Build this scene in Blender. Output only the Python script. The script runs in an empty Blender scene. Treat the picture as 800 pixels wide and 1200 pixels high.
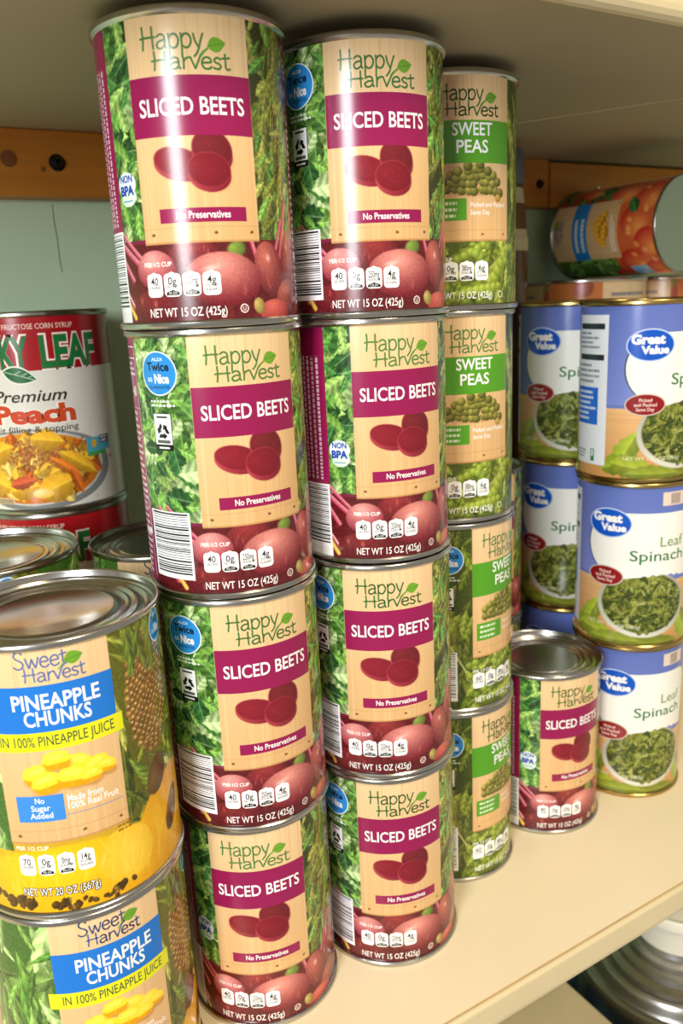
import bpy, math, random
import numpy as np
from mathutils import Vector, Matrix
from mathutils.geometry import tessellate_polygon

sc = bpy.context.scene
COL = sc.collection
PI = math.pi
def R_(d): return d * PI / 180.0

# ------------------------------------------------------------------ materials
def lin(c):
    c = np.asarray(c, float) / 255.0
    return np.where(c <= .04045, c / 12.92, ((c + .055) / 1.055) ** 2.4)

def new_mat(name):
    m = bpy.data.materials.new(name); m.use_nodes = True
    nt = m.node_tree; b = nt.nodes['Principled BSDF']
    return m, nt, b

def noise_mat(name, c1, c2, scale=40, rough=.5, metallic=0, stretch=(1, 1, 1), bump=0, detail=4, spec=.5):
    m, nt, b = new_mat(name)
    tc = nt.nodes.new('ShaderNodeTexCoord'); mp = nt.nodes.new('ShaderNodeMapping')
    mp.inputs['Scale'].default_value = stretch
    nz = nt.nodes.new('ShaderNodeTexNoise'); nz.inputs['Scale'].default_value = scale; nz.inputs['Detail'].default_value = detail
    cr = nt.nodes.new('ShaderNodeValToRGB')
    cr.color_ramp.elements[0].position = .3; cr.color_ramp.elements[1].position = .7
    cr.color_ramp.elements[0].color = (*lin(c1), 1); cr.color_ramp.elements[1].color = (*lin(c2), 1)
    L = nt.links.new
    L(tc.outputs['Object'], mp.inputs['Vector']); L(mp.outputs['Vector'], nz.inputs['Vector'])
    L(nz.outputs['Fac'], cr.inputs['Fac']); L(cr.outputs['Color'], b.inputs['Base Color'])
    b.inputs['Roughness'].default_value = rough; b.inputs['Metallic'].default_value = metallic
    b.inputs['Specular IOR Level'].default_value = spec
    if bump:
        bp = nt.nodes.new('ShaderNodeBump'); bp.inputs['Strength'].default_value = bump; bp.inputs['Distance'].default_value = .001
        L(nz.outputs['Fac'], bp.inputs['Height']); L(bp.outputs['Normal'], b.inputs['Normal'])
    return m

def print_mat(name, rough=.2, spec=.5):
    m, nt, b = new_mat(name)
    a = nt.nodes.new('ShaderNodeAttribute'); a.attribute_name = 'ink'
    nz = nt.nodes.new('ShaderNodeTexNoise'); nz.inputs['Scale'].default_value = 900
    tc = nt.nodes.new('ShaderNodeTexCoord')
    mr = nt.nodes.new('ShaderNodeMapRange'); mr.inputs[3].default_value = rough - .03; mr.inputs[4].default_value = rough + .05
    L = nt.links.new
    L(tc.outputs['Object'], nz.inputs['Vector']); L(nz.outputs['Fac'], mr.inputs[0])
    L(mr.outputs[0], b.inputs['Roughness']); L(a.outputs['Color'], b.inputs['Base Color'])
    b.inputs['Specular IOR Level'].default_value = spec
    return m

M_PRINT = print_mat('glossy_printed_paper', .21, .5)
M_TIN = noise_mat('tinplate', (184, 182, 177), (190, 188, 183), 300, .22, 1.0)
M_TINDARK = noise_mat('dull_tinplate', (158, 158, 150), (164, 164, 157), 220, .27, 1.0)
M_GOLD = noise_mat('gold_lacquered_tinplate', (184, 158, 96), (190, 164, 102), 260, .24, 1.0)
M_SHELF = noise_mat('cream_laminate', (236, 220, 184), (240, 225, 191), 9, .38, 0, (1, 1, 1), 0, 2)
M_EDGE = noise_mat('cream_edge_band', (214, 196, 154), (220, 203, 162), 14, .42)
M_SEAM = noise_mat('dark_seam', (186, 156, 108), (200, 170, 120), 30, .8)
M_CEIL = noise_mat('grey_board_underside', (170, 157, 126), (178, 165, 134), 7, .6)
M_GROOVE = noise_mat('board_crease', (196, 182, 150), (204, 190, 158), 20, .7)
M_WALL = noise_mat('pale_green_paint', (188, 214, 180), (198, 222, 190), 5, .55, 0, (1, 1, 1), .05)
M_CRACK = noise_mat('paint_crack', (92, 108, 84), (104, 120, 96), 20, .9)
M_NAVY = noise_mat('gap_tray_navy', (80, 104, 138), (86, 112, 148), 30, .4)
M_CARTON = noise_mat('grey_tan_card', (176, 160, 122), (188, 172, 134), 12, .8)
M_STEEL = noise_mat('brushed_steel', (168, 166, 160), (190, 188, 182), 60, .26, 1.0, (1, 1, 8))
M_WHITE = noise_mat('white_plastic', (236, 230, 214), (242, 237, 222), 10, .4)
M_BOLT = noise_mat('black_bolt_metal', (26, 28, 28), (48, 50, 50), 200, .35, .8)
M_SCREW = noise_mat('bright_screw_metal', (200, 198, 190), (220, 218, 212), 200, .25, 1.0)
M_CAPBLUE = noise_mat('grey_blue_plastic', (84, 96, 112), (94, 106, 122), 30, .35)
M_BOTTLE = noise_mat('brown_sauce_plastic', (92, 62, 30), (108, 74, 38), 30, .25)
M_BLABEL = noise_mat('cream_bottle_label', (206, 196, 160), (216, 206, 172), 60, .4)

def pine_mat():
    m, nt, b = new_mat('orange_pine')
    N = nt.nodes.new; L = nt.links.new
    tc = N('ShaderNodeTexCoord'); mp = N('ShaderNodeMapping'); mp.inputs['Scale'].default_value = (3, 30, 30)
    nz = N('ShaderNodeTexNoise'); nz.inputs['Scale'].default_value = 3; nz.inputs['Detail'].default_value = 5
    cr = N('ShaderNodeValToRGB'); cr.color_ramp.elements[0].position = .3; cr.color_ramp.elements[1].position = .75
    cr.color_ramp.elements[0].color = (*lin((172, 102, 24)), 1); cr.color_ramp.elements[1].color = (*lin((196, 124, 36)), 1)
    L(tc.outputs['Object'], mp.inputs['Vector']); L(mp.outputs['Vector'], nz.inputs['Vector']); L(nz.outputs['Fac'], cr.inputs['Fac'])
    L(cr.outputs['Color'], b.inputs['Base Color']); b.inputs['Roughness'].default_value = .5
    return m
M_PINE = pine_mat()
M_KNOT = noise_mat('pine_knot', (112, 62, 20), (138, 82, 30), 60, .6)

# ------------------------------------------------------------------ object helpers
def tag(o, label=None, cat=None, group=None, kind=None):
    if label: o['label'] = label
    if cat: o['category'] = cat
    if group: o['group'] = group
    if kind: o['kind'] = kind
    return o

def empty(name, loc, rz=0.0):
    o = bpy.data.objects.new(name, None); COL.objects.link(o)
    o.location = loc; o.rotation_euler = (0, 0, rz); o.empty_display_size = .02
    return o

def mesh_obj(name, verts, faces, mat, parent=None, smooth=True):
    me = bpy.data.meshes.new(name); me.from_pydata([tuple(v) for v in verts], [], faces); me.update()
    mats = mat if isinstance(mat, list) else [mat]
    for m in mats: me.materials.append(m)
    if smooth:
        me.polygons.foreach_set('use_smooth', [True] * len(me.polygons))
        me.set_sharp_from_angle(angle=R_(38))
    o = bpy.data.objects.new(name, me); COL.objects.link(o)
    if parent: o.parent = parent
    return o

def lathe(profile, seg=96):
    """closed surface of revolution about z through (r, z) pairs; r == 0 ends become poles"""
    V = []; F = []; rows = []
    for r, z in profile:
        if r <= 1e-9:
            rows.append([len(V)]); V.append((0, 0, z))
        else:
            rows.append(list(range(len(V), len(V) + seg)))
            V += [(r * math.cos(2 * PI * k / seg), r * math.sin(2 * PI * k / seg), z) for k in range(seg)]
    for a, b in zip(rows, rows[1:]):
        for k in range(seg):
            k2 = (k + 1) % seg
            if len(a) == 1 and len(b) == 1: continue
            if len(a) == 1: F.append((a[0], b[k], b[k2]))
            elif len(b) == 1: F.append((a[k], b[0], a[k2]))
            else: F.append((a[k], b[k], b[k2], a[k2]))
    return V, F

def copy_tree(o, parent=None):
    c = o.copy(); COL.objects.link(c)
    if parent: c.parent = parent
    for ch in list(o.children): copy_tree(ch, c)
    return c

# ------------------------------------------------------------------ label printing: raster artwork
class Canvas:
    def __init__(s, R, H, res):
        s.R, s.H = R, H                                  # mm
        s.W = 2 * PI * R
        s.nx = int(round(s.W / res)); s.ny = int(round(H / res))
        s.x = -s.W / 2 + s.W * np.arange(s.nx + 1) / s.nx
        s.y = H * np.arange(s.ny + 1) / s.ny
        s.res = res
        s.img = np.zeros((s.ny + 1, s.nx + 1, 3)); s.img[:] = 200
        s.rng = np.random.default_rng(7)
        s.D = PI / 180 * R                               # mm per degree
    def X(s, deg): return deg * s.D
    def Y(s, f): return s.H * (1 - (.968 * f + .016))
    def win(s, x0, x1, y0, y1):
        for sh in (-s.W, 0, s.W):
            i0 = max(0, int(np.searchsorted(s.x, x0 + sh)) - 1); i1 = min(s.nx + 1, int(np.searchsorted(s.x, x1 + sh)) + 1)
            j0 = max(0, int(np.searchsorted(s.y, y0)) - 1); j1 = min(s.ny + 1, int(np.searchsorted(s.y, y1)) + 1)
            if i1 > i0 and j1 > j0:
                yield s.img[j0:j1, i0:i1], s.x[i0:i1][None, :] - sh, s.y[j0:j1][:, None]
    def rect(s, x0, x1, y0, y1, col, a=1.0):
        for w, X, Y in s.win(x0, x1, y0, y1):
            m = ((X >= x0) & (X < x1) & (Y >= y0) & (Y < y1))[..., None] * a
            w[:] = w * (1 - m) + np.array(col, float) * m
    def vgrad(s, x0, x1, y0, y1, c0, c1):
        for w, X, Y in s.win(x0, x1, y0, y1):
            m = ((X >= x0) & (X < x1) & (Y >= y0) & (Y < y1))[..., None]
            t = np.clip((Y - y0) / (y1 - y0), 0, 1)[..., None]
            w[:] = np.where(m, np.array(c0, float) * (1 - t) + np.array(c1, float) * t, w)
    def blob(s, cx, cy, rx, ry, ang, col, col2=None, hx=-.3, hy=.4, soft=.06, a=1.0):
        """ellipse; col2 = colour it fades to away from the point (hx, hy) of its own frame"""
        r = max(rx, ry); ca, sa = math.cos(R_(ang)), math.sin(R_(ang))
        for w, X, Y in s.win(cx - r, cx + r, cy - r, cy + r):
            u = ((X - cx) * ca + (Y - cy) * sa) / rx; v = (-(X - cx) * sa + (Y - cy) * ca) / ry
            q = np.sqrt(u * u + v * v)
            m = np.clip((1 - q) / soft, 0, 1)[..., None] * a
            c = np.array(col, float)
            if col2 is not None:
                t = np.clip(np.sqrt((u - hx) ** 2 + (v - hy) ** 2) / 1.45, 0, 1)[..., None]
                c = np.array(col, float) * (1 - t) + np.array(col2, float) * t
            w[:] = w * (1 - m) + c * m
    def leaf(s, cx, cy, L, W, ang, col, vein=(200, 225, 150), va=.5, rib=.22):
        ca, sa = math.cos(R_(ang)), math.sin(R_(ang)); r = max(L, W)
        ph = s.rng.random() * 6
        for w, X, Y in s.win(cx - r, cx + r, cy - r, cy + r):
            u = ((X - cx) * ca + (Y - cy) * sa) / L; v = (-(X - cx) * sa + (Y - cy) * ca) / W
            edge = (1 - u * u) * (1 - .25 * u) * (1 + .08 * np.sin(u * 17 + ph))
            m = np.clip((edge - np.abs(v)) / .12, 0, 1)[..., None] * (np.abs(u) < 1)[..., None]
            sh = 1 + rib * np.sin(u * 13 + np.abs(v) * 5 + ph) * .6 + .22 * np.where(v > 0, .5, -.6) - .2 * np.abs(v)
            c = np.array(col, float) * sh[..., None]
            vm = (np.clip(1 - np.abs(v) / .1, 0, 1) * va)[..., None]
            c = c * (1 - vm) + np.array(vein, float) * vm
            w[:] = w * (1 - m) + c * m
    def convex(s, pts, col, a=1.0):
        p = np.array(pts); ar = sum(q[0] * r[1] - r[0] * q[1] for q, r in zip(pts, pts[1:] + pts[:1]))
        if ar < 0: p = p[::-1]
        for w, X, Y in s.win(p[:, 0].min(), p[:, 0].max(), p[:, 1].min(), p[:, 1].max()):
            m = np.full((Y.shape[0], X.shape[1]), 9.0)
            for q, r in zip(p, np.roll(p, -1, 0)):
                d = math.hypot(*(r - q)) + 1e-9
                m = np.minimum(m, ((r[0] - q[0]) * (Y - q[1]) - (r[1] - q[1]) * (X - q[0])) / d)
            m = np.clip(m / .5 + .3, 0, 1)[..., None] * a
            w[:] = w * (1 - m) + np.array(col, float) * m
    def stroke(s, pts, wd, col, col2=None):
        for (xa, ya), (xb, yb) in zip(pts, pts[1:]):
            d = math.hypot(xb - xa, yb - ya) + 1e-9
            for w, X, Y in s.win(min(xa, xb) - wd, max(xa, xb) + wd, min(ya, yb) - wd, max(ya, yb) + wd):
                t = np.clip(((X - xa) * (xb - xa) + (Y - ya) * (yb - ya)) / d ** 2, 0, 1)
                q = np.hypot(X - xa - t * (xb - xa), Y - ya - t * (yb - ya))
                sd = ((X - xa) * (yb - ya) - (Y - ya) * (xb - xa)) / d / (wd / 2)
                m = np.clip((wd / 2 - q) / (.12 * wd + .1), 0, 1)[..., None]
                k = np.clip(.5 + .5 * sd, 0, 1)[..., None]
                c = np.array(col, float) * (1 - k) + np.array(col2 if col2 is not None else col, float) * k
                w[:] = w * (1 - m) + c * m
    def grain(s, x0, x1, y0, y1, amt):
        for w, X, Y in s.win(x0, x1, y0, y1):
            m = ((X >= x0) & (X < x1) & (Y >= y0) & (Y < y1))[..., None]
            n = s.rng.normal(0, 1, w.shape[:2])
            w[:] = w + m * (n * amt)[..., None]
    def foliage(s, x0, x1, y0, y1, n, L, pal, base, vein=(215, 235, 170), va=.45, wr=(.35, .7), ang=None):
        s.rect(x0, x1, y0, y1, base); rng = s.rng
        keep = [(w, w.copy(), X, Y) for w, X, Y in s.win(x0 - L[1], x1 + L[1], y0 - L[1], y1 + L[1])]
        for i in range(n):
            l = rng.uniform(*L) * (1.25 - .5 * i / n)
            c = np.array(pal[rng.integers(len(pal))], float) * rng.uniform(.55 + .35 * i / n, 1.12)
            a = rng.uniform(0, 360) if ang is None else rng.normal(*ang)
            s.leaf(rng.uniform(x0, x1), rng.uniform(y0, y1), l, l * rng.uniform(*wr), a, c, vein, va)
        for w, old, X, Y in keep:
            m = ((X >= x0) & (X < x1) & (Y >= y0) & (Y < y1))[..., None]
            w[:] = np.where(m, w, old)
        s.grain(x0, x1, y0, y1, 9)

# ------------------------------------------------------------------ label printing: crisp artwork (flat shapes)
_txt = {}
def text_tris(body, offset=0.0, shear=0.0, space=1.0):
    key = (body, offset, shear, space)
    if key in _txt: return _txt[key]
    cu = bpy.data.curves.new('lettering', 'FONT'); cu.body = body; cu.size = 1; cu.offset = offset; cu.shear = shear
    cu.space_character = space; cu.resolution_u = 3; cu.fill_mode = 'BOTH'
    ob = bpy.data.objects.new('lettering', cu)
    me = ob.to_mesh()
    me.calc_loop_triangles()
    v = np.array([p.co[:2] for p in me.vertices]).reshape(-1, 2)
    t = np.array([lt.vertices[:] for lt in me.loop_triangles], int).reshape(-1, 3)
    out = v[t] if len(t) else np.zeros((0, 3, 2))
    ob.to_mesh_clear(); bpy.data.objects.remove(ob); bpy.data.curves.remove(cu)
    _txt[key] = out
    return out
CAP = text_tris('H')[..., 1].max()

def smooth_path(pts, n=5):
    if len(pts) < 3: return pts
    P = [pts[0]] + list(pts) + [pts[-1]]; out = []
    for i in range(1, len(P) - 2):
        p0, p1, p2, p3 = P[i - 1:i + 3]
        for k in range(n):
            t = k / n
            out.append(tuple(.5 * (2 * b + (c - a) * t + (2 * a - 5 * b + 4 * c - d) * t * t + (-a + 3 * b - 3 * c + d) * t ** 3)
                             for a, b, c, d in zip(p0, p1, p2, p3)))
    out.append(pts[-1]); return out

GL = {  # hand-lettered strokes: (advance, strokes); x-height .62, capitals 1
 'H': (.78, [[(.08, 1.02), (.10, .5), (.05, -.02)], [(.60, 1.0), (.60, .5), (.62, -.02)], [(-.06, .50), (.30, .53), (.74, .52)]]),
 'S': (.66, [[(.55, .88), (.40, 1.02), (.18, .98), (.08, .78), (.22, .58), (.44, .44), (.55, .24), (.42, .02), (.18, -.02), (.0, .12)]]),
 'a': (.60, [[(.06, .52), (.22, .63), (.40, .58), (.46, .42), (.46, .10), (.54, 0)], [(.46, .36), (.22, .34), (.05, .2), (.10, .02), (.28, .0), (.46, .14)]]),
 'p': (.62, [[(.06, .64), (.08, .2), (.06, -.42)], [(.08, .42), (.22, .60), (.42, .58), (.54, .34), (.44, .06), (.24, -.01), (.08, .12)]]),
 'y': (.56, [[(.04, .62), (.12, .28), (.26, .03)], [(.52, .64), (.38, .28), (.22, -.18), (.02, -.42)]]),
 'r': (.40, [[(.08, .64), (.09, .3), (.08, -.02)], [(.09, .34), (.18, .54), (.38, .62)]]),
 'v': (.50, [[(.02, .62), (.12, .3), (.22, -.01)], [(.22, -.01), (.36, .36), (.56, .82), (.86, 1.12)]]),
 'e': (.56, [[(.06, .32), (.30, .33), (.47, .37), (.42, .57), (.24, .63), (.08, .48), (.05, .2), (.18, .0), (.38, .0), (.50, .12)]]),
 's': (.46, [[(.38, .54), (.22, .63), (.07, .52), (.12, .37), (.30, .28), (.38, .13), (.24, -.01), (.02, .06)]]),
 't': (.42, [[(.15, .86), (.16, .4), (.16, .1), (.26, -.01), (.38, .05)], [(-.02, .60), (.18, .62), (.38, .66)]]),
 'w': (.78, [[(.02, .62), (.10, .3), (.2, .0)], [(.2, .0), (.30, .3), (.38, .55)], [(.38, .55), (.46, .25), (.55, .0)], [(.55, .0), (.66, .3), (.74, .64)]]),
}

class Over:
    def __init__(s, R): s.R = R; s.items = []; s.D = PI / 180 * R
    def tris(s, T, col, layer): s.items.append((np.asarray(T, float), np.asarray(col, float), layer))
    def poly(s, pts, col, layer=0):
        idx = tessellate_polygon([[Vector((x, y, 0)) for x, y in pts]])
        p = np.array(pts, float)
        s.tris([[p[a], p[b], p[c]] for a, b, c in idx], col, layer)
    def rect(s, x0, x1, y0, y1, col, layer=0): s.poly([(x0, y0), (x1, y0), (x1, y1), (x0, y1)], col, layer)
    def disc(s, cx, cy, rx, ry, col, layer=0, n=28, ang=0):
        ca, sa = math.cos(R_(ang)), math.sin(R_(ang))
        s.poly([(cx + rx * math.cos(t) * ca - ry * math.sin(t) * sa, cy + rx * math.cos(t) * sa + ry * math.sin(t) * ca)
                for t in [2 * PI * k / n for k in range(n)]], col, layer)
    def round_rect(s, x0, x1, y0, y1, r, col, layer=0):
        P = []
        for cx, cy, a0 in ((x1 - r, y1 - r, 0), (x0 + r, y1 - r, 90), (x0 + r, y0 + r, 180), (x1 - r, y0 + r, 270)):
            P += [(cx + r * math.cos(R_(a0 + k * 22.5)), cy + r * math.sin(R_(a0 + k * 22.5))) for k in range(5)]
        s.poly(P, col, layer)
    def stroke(s, pts, wd, col, layer=0, n=5):
        P = smooth_path(pts, n); T = []
        for (xa, ya), (xb, yb) in zip(P, P[1:]):
            d = math.hypot(xb - xa, yb - ya)
            if d < 1e-9: continue
            ex, ey = (xb - xa) / d, (yb - ya) / d; h = wd / 2; o = h * .45
            q = [(xa - ex * o - ey * h, ya - ey * o + ex * h), (xa - ex * o + ey * h, ya - ey * o - ex * h),
                 (xb + ex * o + ey * h, yb + ey * o - ex * h), (xb + ex * o - ey * h, yb + ey * o + ex * h)]
            T += [[q[0], q[1], q[2]], [q[0], q[2], q[3]]]
        s.tris(T, col, layer)
    def text(s, body, cx, yb, width, cap, col, layer=0, bold=.0, shear=0.0, rot=0.0, space=1.0, bend=0.0):
        T = text_tris(body, bold, shear, space)
        if not len(T): return
        T = T.copy(); x0, x1 = T[..., 0].min(), T[..., 0].max()
        T[..., 0] = (T[..., 0] - (x0 + x1) / 2) * width / (x1 - x0); T[..., 1] *= cap / CAP
        if bend: T[..., 1] += bend * (1 - (2 * T[..., 0] / width) ** 2)
        if rot:
            c, sn = math.cos(R_(rot)), math.sin(R_(rot)); X = T[..., 0] * c - T[..., 1] * sn; Y = T[..., 0] * sn + T[..., 1] * c
            T[..., 0], T[..., 1] = X, Y
        T[..., 0] += cx; T[..., 1] += yb
        s.tris(T, col, layer)
    def letters(s, word, x0, yb, width, cap, wd, col, layer=0):
        tot = sum(GL[c][0] for c in word) - .1; k = width / tot; x = x0
        for c in word:
            for st in GL[c][1]:
                s.stroke([(x + px * k, yb + py * cap) for px, py in st], wd, col, layer, 4)
            x += GL[c][0] * k
    def leaf_mark(s, cx, cy, L, W, ang, col, layer=0):
        ca, sa = math.cos(R_(ang)), math.sin(R_(ang)); P = []
        for k in range(9):
            u = -1 + k / 4; w = (1 - u * u) * (1 - .25 * u) * W; P.append((u * L, w))
        for k in range(7, 0, -1):
            u = -1 + k / 4; w = -(1 - u * u) * (1 - .25 * u) * W; P.append((u * L, w))
        s.poly([(cx + a * ca - b * sa, cy + a * sa + b * ca) for a, b in P], col, layer)
    def copy_shift(s, items, dx):
        for T, c, l in items:
            T = T.copy(); T[..., 0] += dx; s.items.append((T, c, l))

STEP = 3.0  # degrees of arc per facet of the flat shapes
def clip_strips(T, w):
    """cut triangles along x = k*w so that they bend round the can"""
    out = []
    for t in T:
        xs = t[:, 0]; k0 = int(math.floor(xs.min() / w + 1e-7)); k1 = int(math.ceil(xs.max() / w - 1e-7))
        if k1 - k0 <= 1: out.append([tuple(p) for p in t]); continue
        for k in range(k0, k1):
            P = [tuple(p) for p in t]
            for lim, sg in ((k * w, 1), ((k + 1) * w, -1)):
                Q = []
                for a, b in zip(P, P[1:] + P[:1]):
                    da, db = sg * (a[0] - lim), sg * (b[0] - lim)
                    if da >= 0: Q.append(a)
                    if (da > 0 > db) or (da < 0 < db):
                        f = da / (da - db); Q.append((a[0] + f * (b[0] - a[0]), a[1] + f * (b[1] - a[1])))
                P = Q
                if len(P) < 3: break
            if len(P) >= 3: out.append(P)
    return out

def build_label(name, cv, ov, z0):
    """wrap the printed sheet round the can: front (x = 0) faces -Y; lengths in mm -> m"""
    R = cv.R
    V = []; C = []; F = []
    th = cv.x / R
    g = np.stack([np.broadcast_to(R * np.sin(th), (cv.ny + 1, cv.nx + 1)), np.broadcast_to(-R * np.cos(th), (cv.ny + 1, cv.nx + 1)),
                  np.broadcast_to(cv.y[:, None], (cv.ny + 1, cv.nx + 1))], -1).reshape(-1, 3)
    gc = lin(np.clip(cv.img, 2, 255)).reshape(-1, 3)
    n = cv.nx + 1
    idx = (np.arange(cv.ny)[:, None] * n + np.arange(cv.nx)[None, :]).ravel()
    quads = np.stack([idx, idx + 1, idx + n + 1, idx + n], -1)
    w = STEP * cv.D
    ex_v = []; ex_c = []; ex_f = []; base = len(g)
    for T, c, lay in ov.items:
        lc = lin(c)
        off = R + .035 + .016 * lay
        for P in clip_strips(T, w):
            ar = sum(a[0] * b[1] - b[0] * a[1] for a, b in zip(P, P[1:] + P[:1]))
            if abs(ar) < 1e-7: continue
            if ar < 0: P = P[::-1]
            ids = []
            for x, y in P:
                k = math.floor(x / w + 1e-9); a0, a1 = k * STEP * PI / 180, (k + 1) * STEP * PI / 180
                t = x / w - k
                ids.append(base + len(ex_v))
                ex_v.append((off * (math.sin(a0) * (1 - t) + math.sin(a1) * t), -off * (math.cos(a0) * (1 - t) + math.cos(a1) * t), y))
                ex_c.append(lc)
            ex_f.append(ids)
    allv = np.concatenate([g, np.array(ex_v).reshape(-1, 3)]) * .001
    allv[:, 2] += z0
    allc = np.concatenate([gc, np.array(ex_c).reshape(-1, 3)])
    me = bpy.data.meshes.new(name)
    nl = quads.size + sum(len(f) for f in ex_f)
    me.vertices.add(len(allv)); me.vertices.foreach_set('co', allv.astype(np.float32).ravel())
    me.loops.add(nl); lv = np.concatenate([quads.ravel(), np.array([i for f in ex_f for i in f], int)])
    me.loops.foreach_set('vertex_index', lv.astype(np.int32))
    tot = np.concatenate([np.full(len(quads), 4), np.array([len(f) for f in ex_f], int)])
    start = np.concatenate([[0], np.cumsum(tot)[:-1]])
    me.polygons.add(len(tot)); me.polygons.foreach_set('loop_start', start.astype(np.int32))
    me.update(calc_edges=True)
    me.polygons.foreach_set('use_smooth', np.ones(len(tot), bool))
    at = me.color_attributes.new('ink', 'FLOAT_COLOR', 'POINT')
    at.data.foreach_set('color', np.concatenate([allc, np.ones((len(allc), 1))], 1).astype(np.float32).ravel())
    nrm = allv.copy(); nrm[:, 2] = 0; nrm /= np.linalg.norm(nrm, axis=1)[:, None]
    me.normals_split_custom_set_from_vertices([tuple(v) for v in nrm])
    me.materials.append(M_PRINT)
    return me

# ------------------------------------------------------------------ shared label pieces
TAN = (226, 190, 138); TAN2 = (214, 174, 120); MAROON = (146, 22, 78); WHITE = (246, 244, 240)
def wood_panel(cv, c, hw, y0, y1):
    x0, x1 = cv.X(c - hw), cv.X(c + hw)
    cv.vgrad(x0, x1, y0, y1, (216, 172, 116), (232, 198, 150))
    for k in range(26):
        x = cv.rng.uniform(x0, x1)
        cv.rect(x, x + cv.rng.uniform(.3, 1.2), y0, y1, (214, 172, 118) if k % 2 else (236, 204, 156), .25)
    for q in (.25, .5, .75): cv.rect(x0 + (x1 - x0) * q, x0 + (x1 - x0) * q + .35, y0, y1, (190, 146, 96), .35)
    cv.rect(x0, x1, y0, y0 + .7, (176, 122, 70), .6); cv.rect(x0, x1, y0 + 5.2, y0 + 5.6, (190, 140, 88), .5)
    for q in (.09, .62, .93): cv.blob(x0 + (x1 - x0) * q, y0 + 3.2, .8, .6, 0, (120, 76, 44))

def hh_logo(ov, x, cv, col=(78, 126, 62), top='Happy'):
    D = cv.D; Y = cv.Y
    if top == 'Happy':
        ov.letters('Happy', x - 25.5 * D, Y(.093), 34.5 * D, 7.2, .74, col, 2)
        ov.letters('Harvest', x - 19.5 * D, Y(.160), 43 * D, 5.9, .74, col, 2)
        lx, ly = x + 17 * D, Y(.077)
    else:
        ov.letters('Sweet', x - 15 * D, Y(.044), 24.5 * D, 6.2, .66, col, 2)
        ov.letters('Harvest', x - 11 * D, Y(.096), 28.5 * D, 5.4, .64, col, 2)
        lx, ly = x + 13 * D, Y(.022)
    ov.leaf_mark(lx, ly - .5, 3.5, 2.5, 12, (108, 160, 44), 3)
    ov.stroke([(lx - 5.6, ly - 4.2), (lx - 2.9, ly - 1.2)], .5, (108, 160, 44), 3)
    ov.stroke([(lx - 2.9, ly - 1.1), (lx + 2.8, ly)], .22, (72, 124, 34), 4)

def fact_icons(ov, x0, yb, vals, w=7.4, h=9.0, gap=.75):
    for i, (num, unit, dark) in enumerate(vals):
        x = x0 + i * (w + gap)
        ov.round_rect(x, x + w, yb, yb + h, 1.6, (250, 248, 244), 2)
        ov.poly([(x + 1.5, yb + h - .2), (x + w - 1.5, yb + h - .2), (x + w / 2, yb + h + .7)], (250, 248, 244), 3)
        ov.text(num, x + w / 2, yb + h * .52, w * (.5 if len(num) > 1 else .26) if len(num) < 4 else w * .68, 2.7, (30, 30, 34), 4, .012)
        u = unit.split('|')
        for k, t in enumerate(u):
            ov.text(t, x + w / 2, yb + h * .36 - k * 1.45, w * .74, 1.05, (44, 44, 48), 4, .012)
        if dark:
            ov.poly([(x + .6, yb + .55), (x + w - .6, yb + .55), (x + w - .9, yb + 1.7), (x + w / 2, yb + 2.5), (x + .9, yb + 1.7)], (24, 24, 26), 4)
            ov.text(dark, x + w / 2, yb + .9, w * .5, .95, WHITE, 5)

def bars_of_text(ov, x0, x1, y0, y1, rows, col, layer, seed, fill=.85):
    """lines of print too small to read"""
    rg = random.Random(seed); dy = (y1 - y0) / rows
    for r in range(rows):
        y = y1 - (r + .75) * dy; x = x0
        xe = x0 + (x1 - x0) * rg.uniform(fill - .25, 1)
        while x < xe:
            l = rg.uniform(.8, 2.6); ov.rect(x, min(x + l, xe), y, y + dy * .48, col, layer); x += l + .5

def up_print(ov, x0, x1, y0, y1, cols, col, layer, seed):
    rg = random.Random(seed); dx = (x1 - x0) / cols
    for r in range(cols):
        x = x0 + (r + .25) * dx; y = y0
        while y < y1:
            l = rg.uniform(.8, 2.4); ov.rect(x, x + dx * .5, y, min(y + l, y1), col, layer); y += l + .6

def barcode(ov, x0, x1, y0, y1, seed):
    ov.rect(x0, x1, y0, y1, (246, 246, 248), 1); rg = random.Random(seed); y = y0 + 2.2
    while y < y1 - 1.2:
        t = rg.choice((.28, .28, .5, .75)); ov.rect(x0 + 1.2, x1 - 1.0, y, y + t, (26, 26, 32), 2); y += t + rg.choice((.35, .5, .8))

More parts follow.
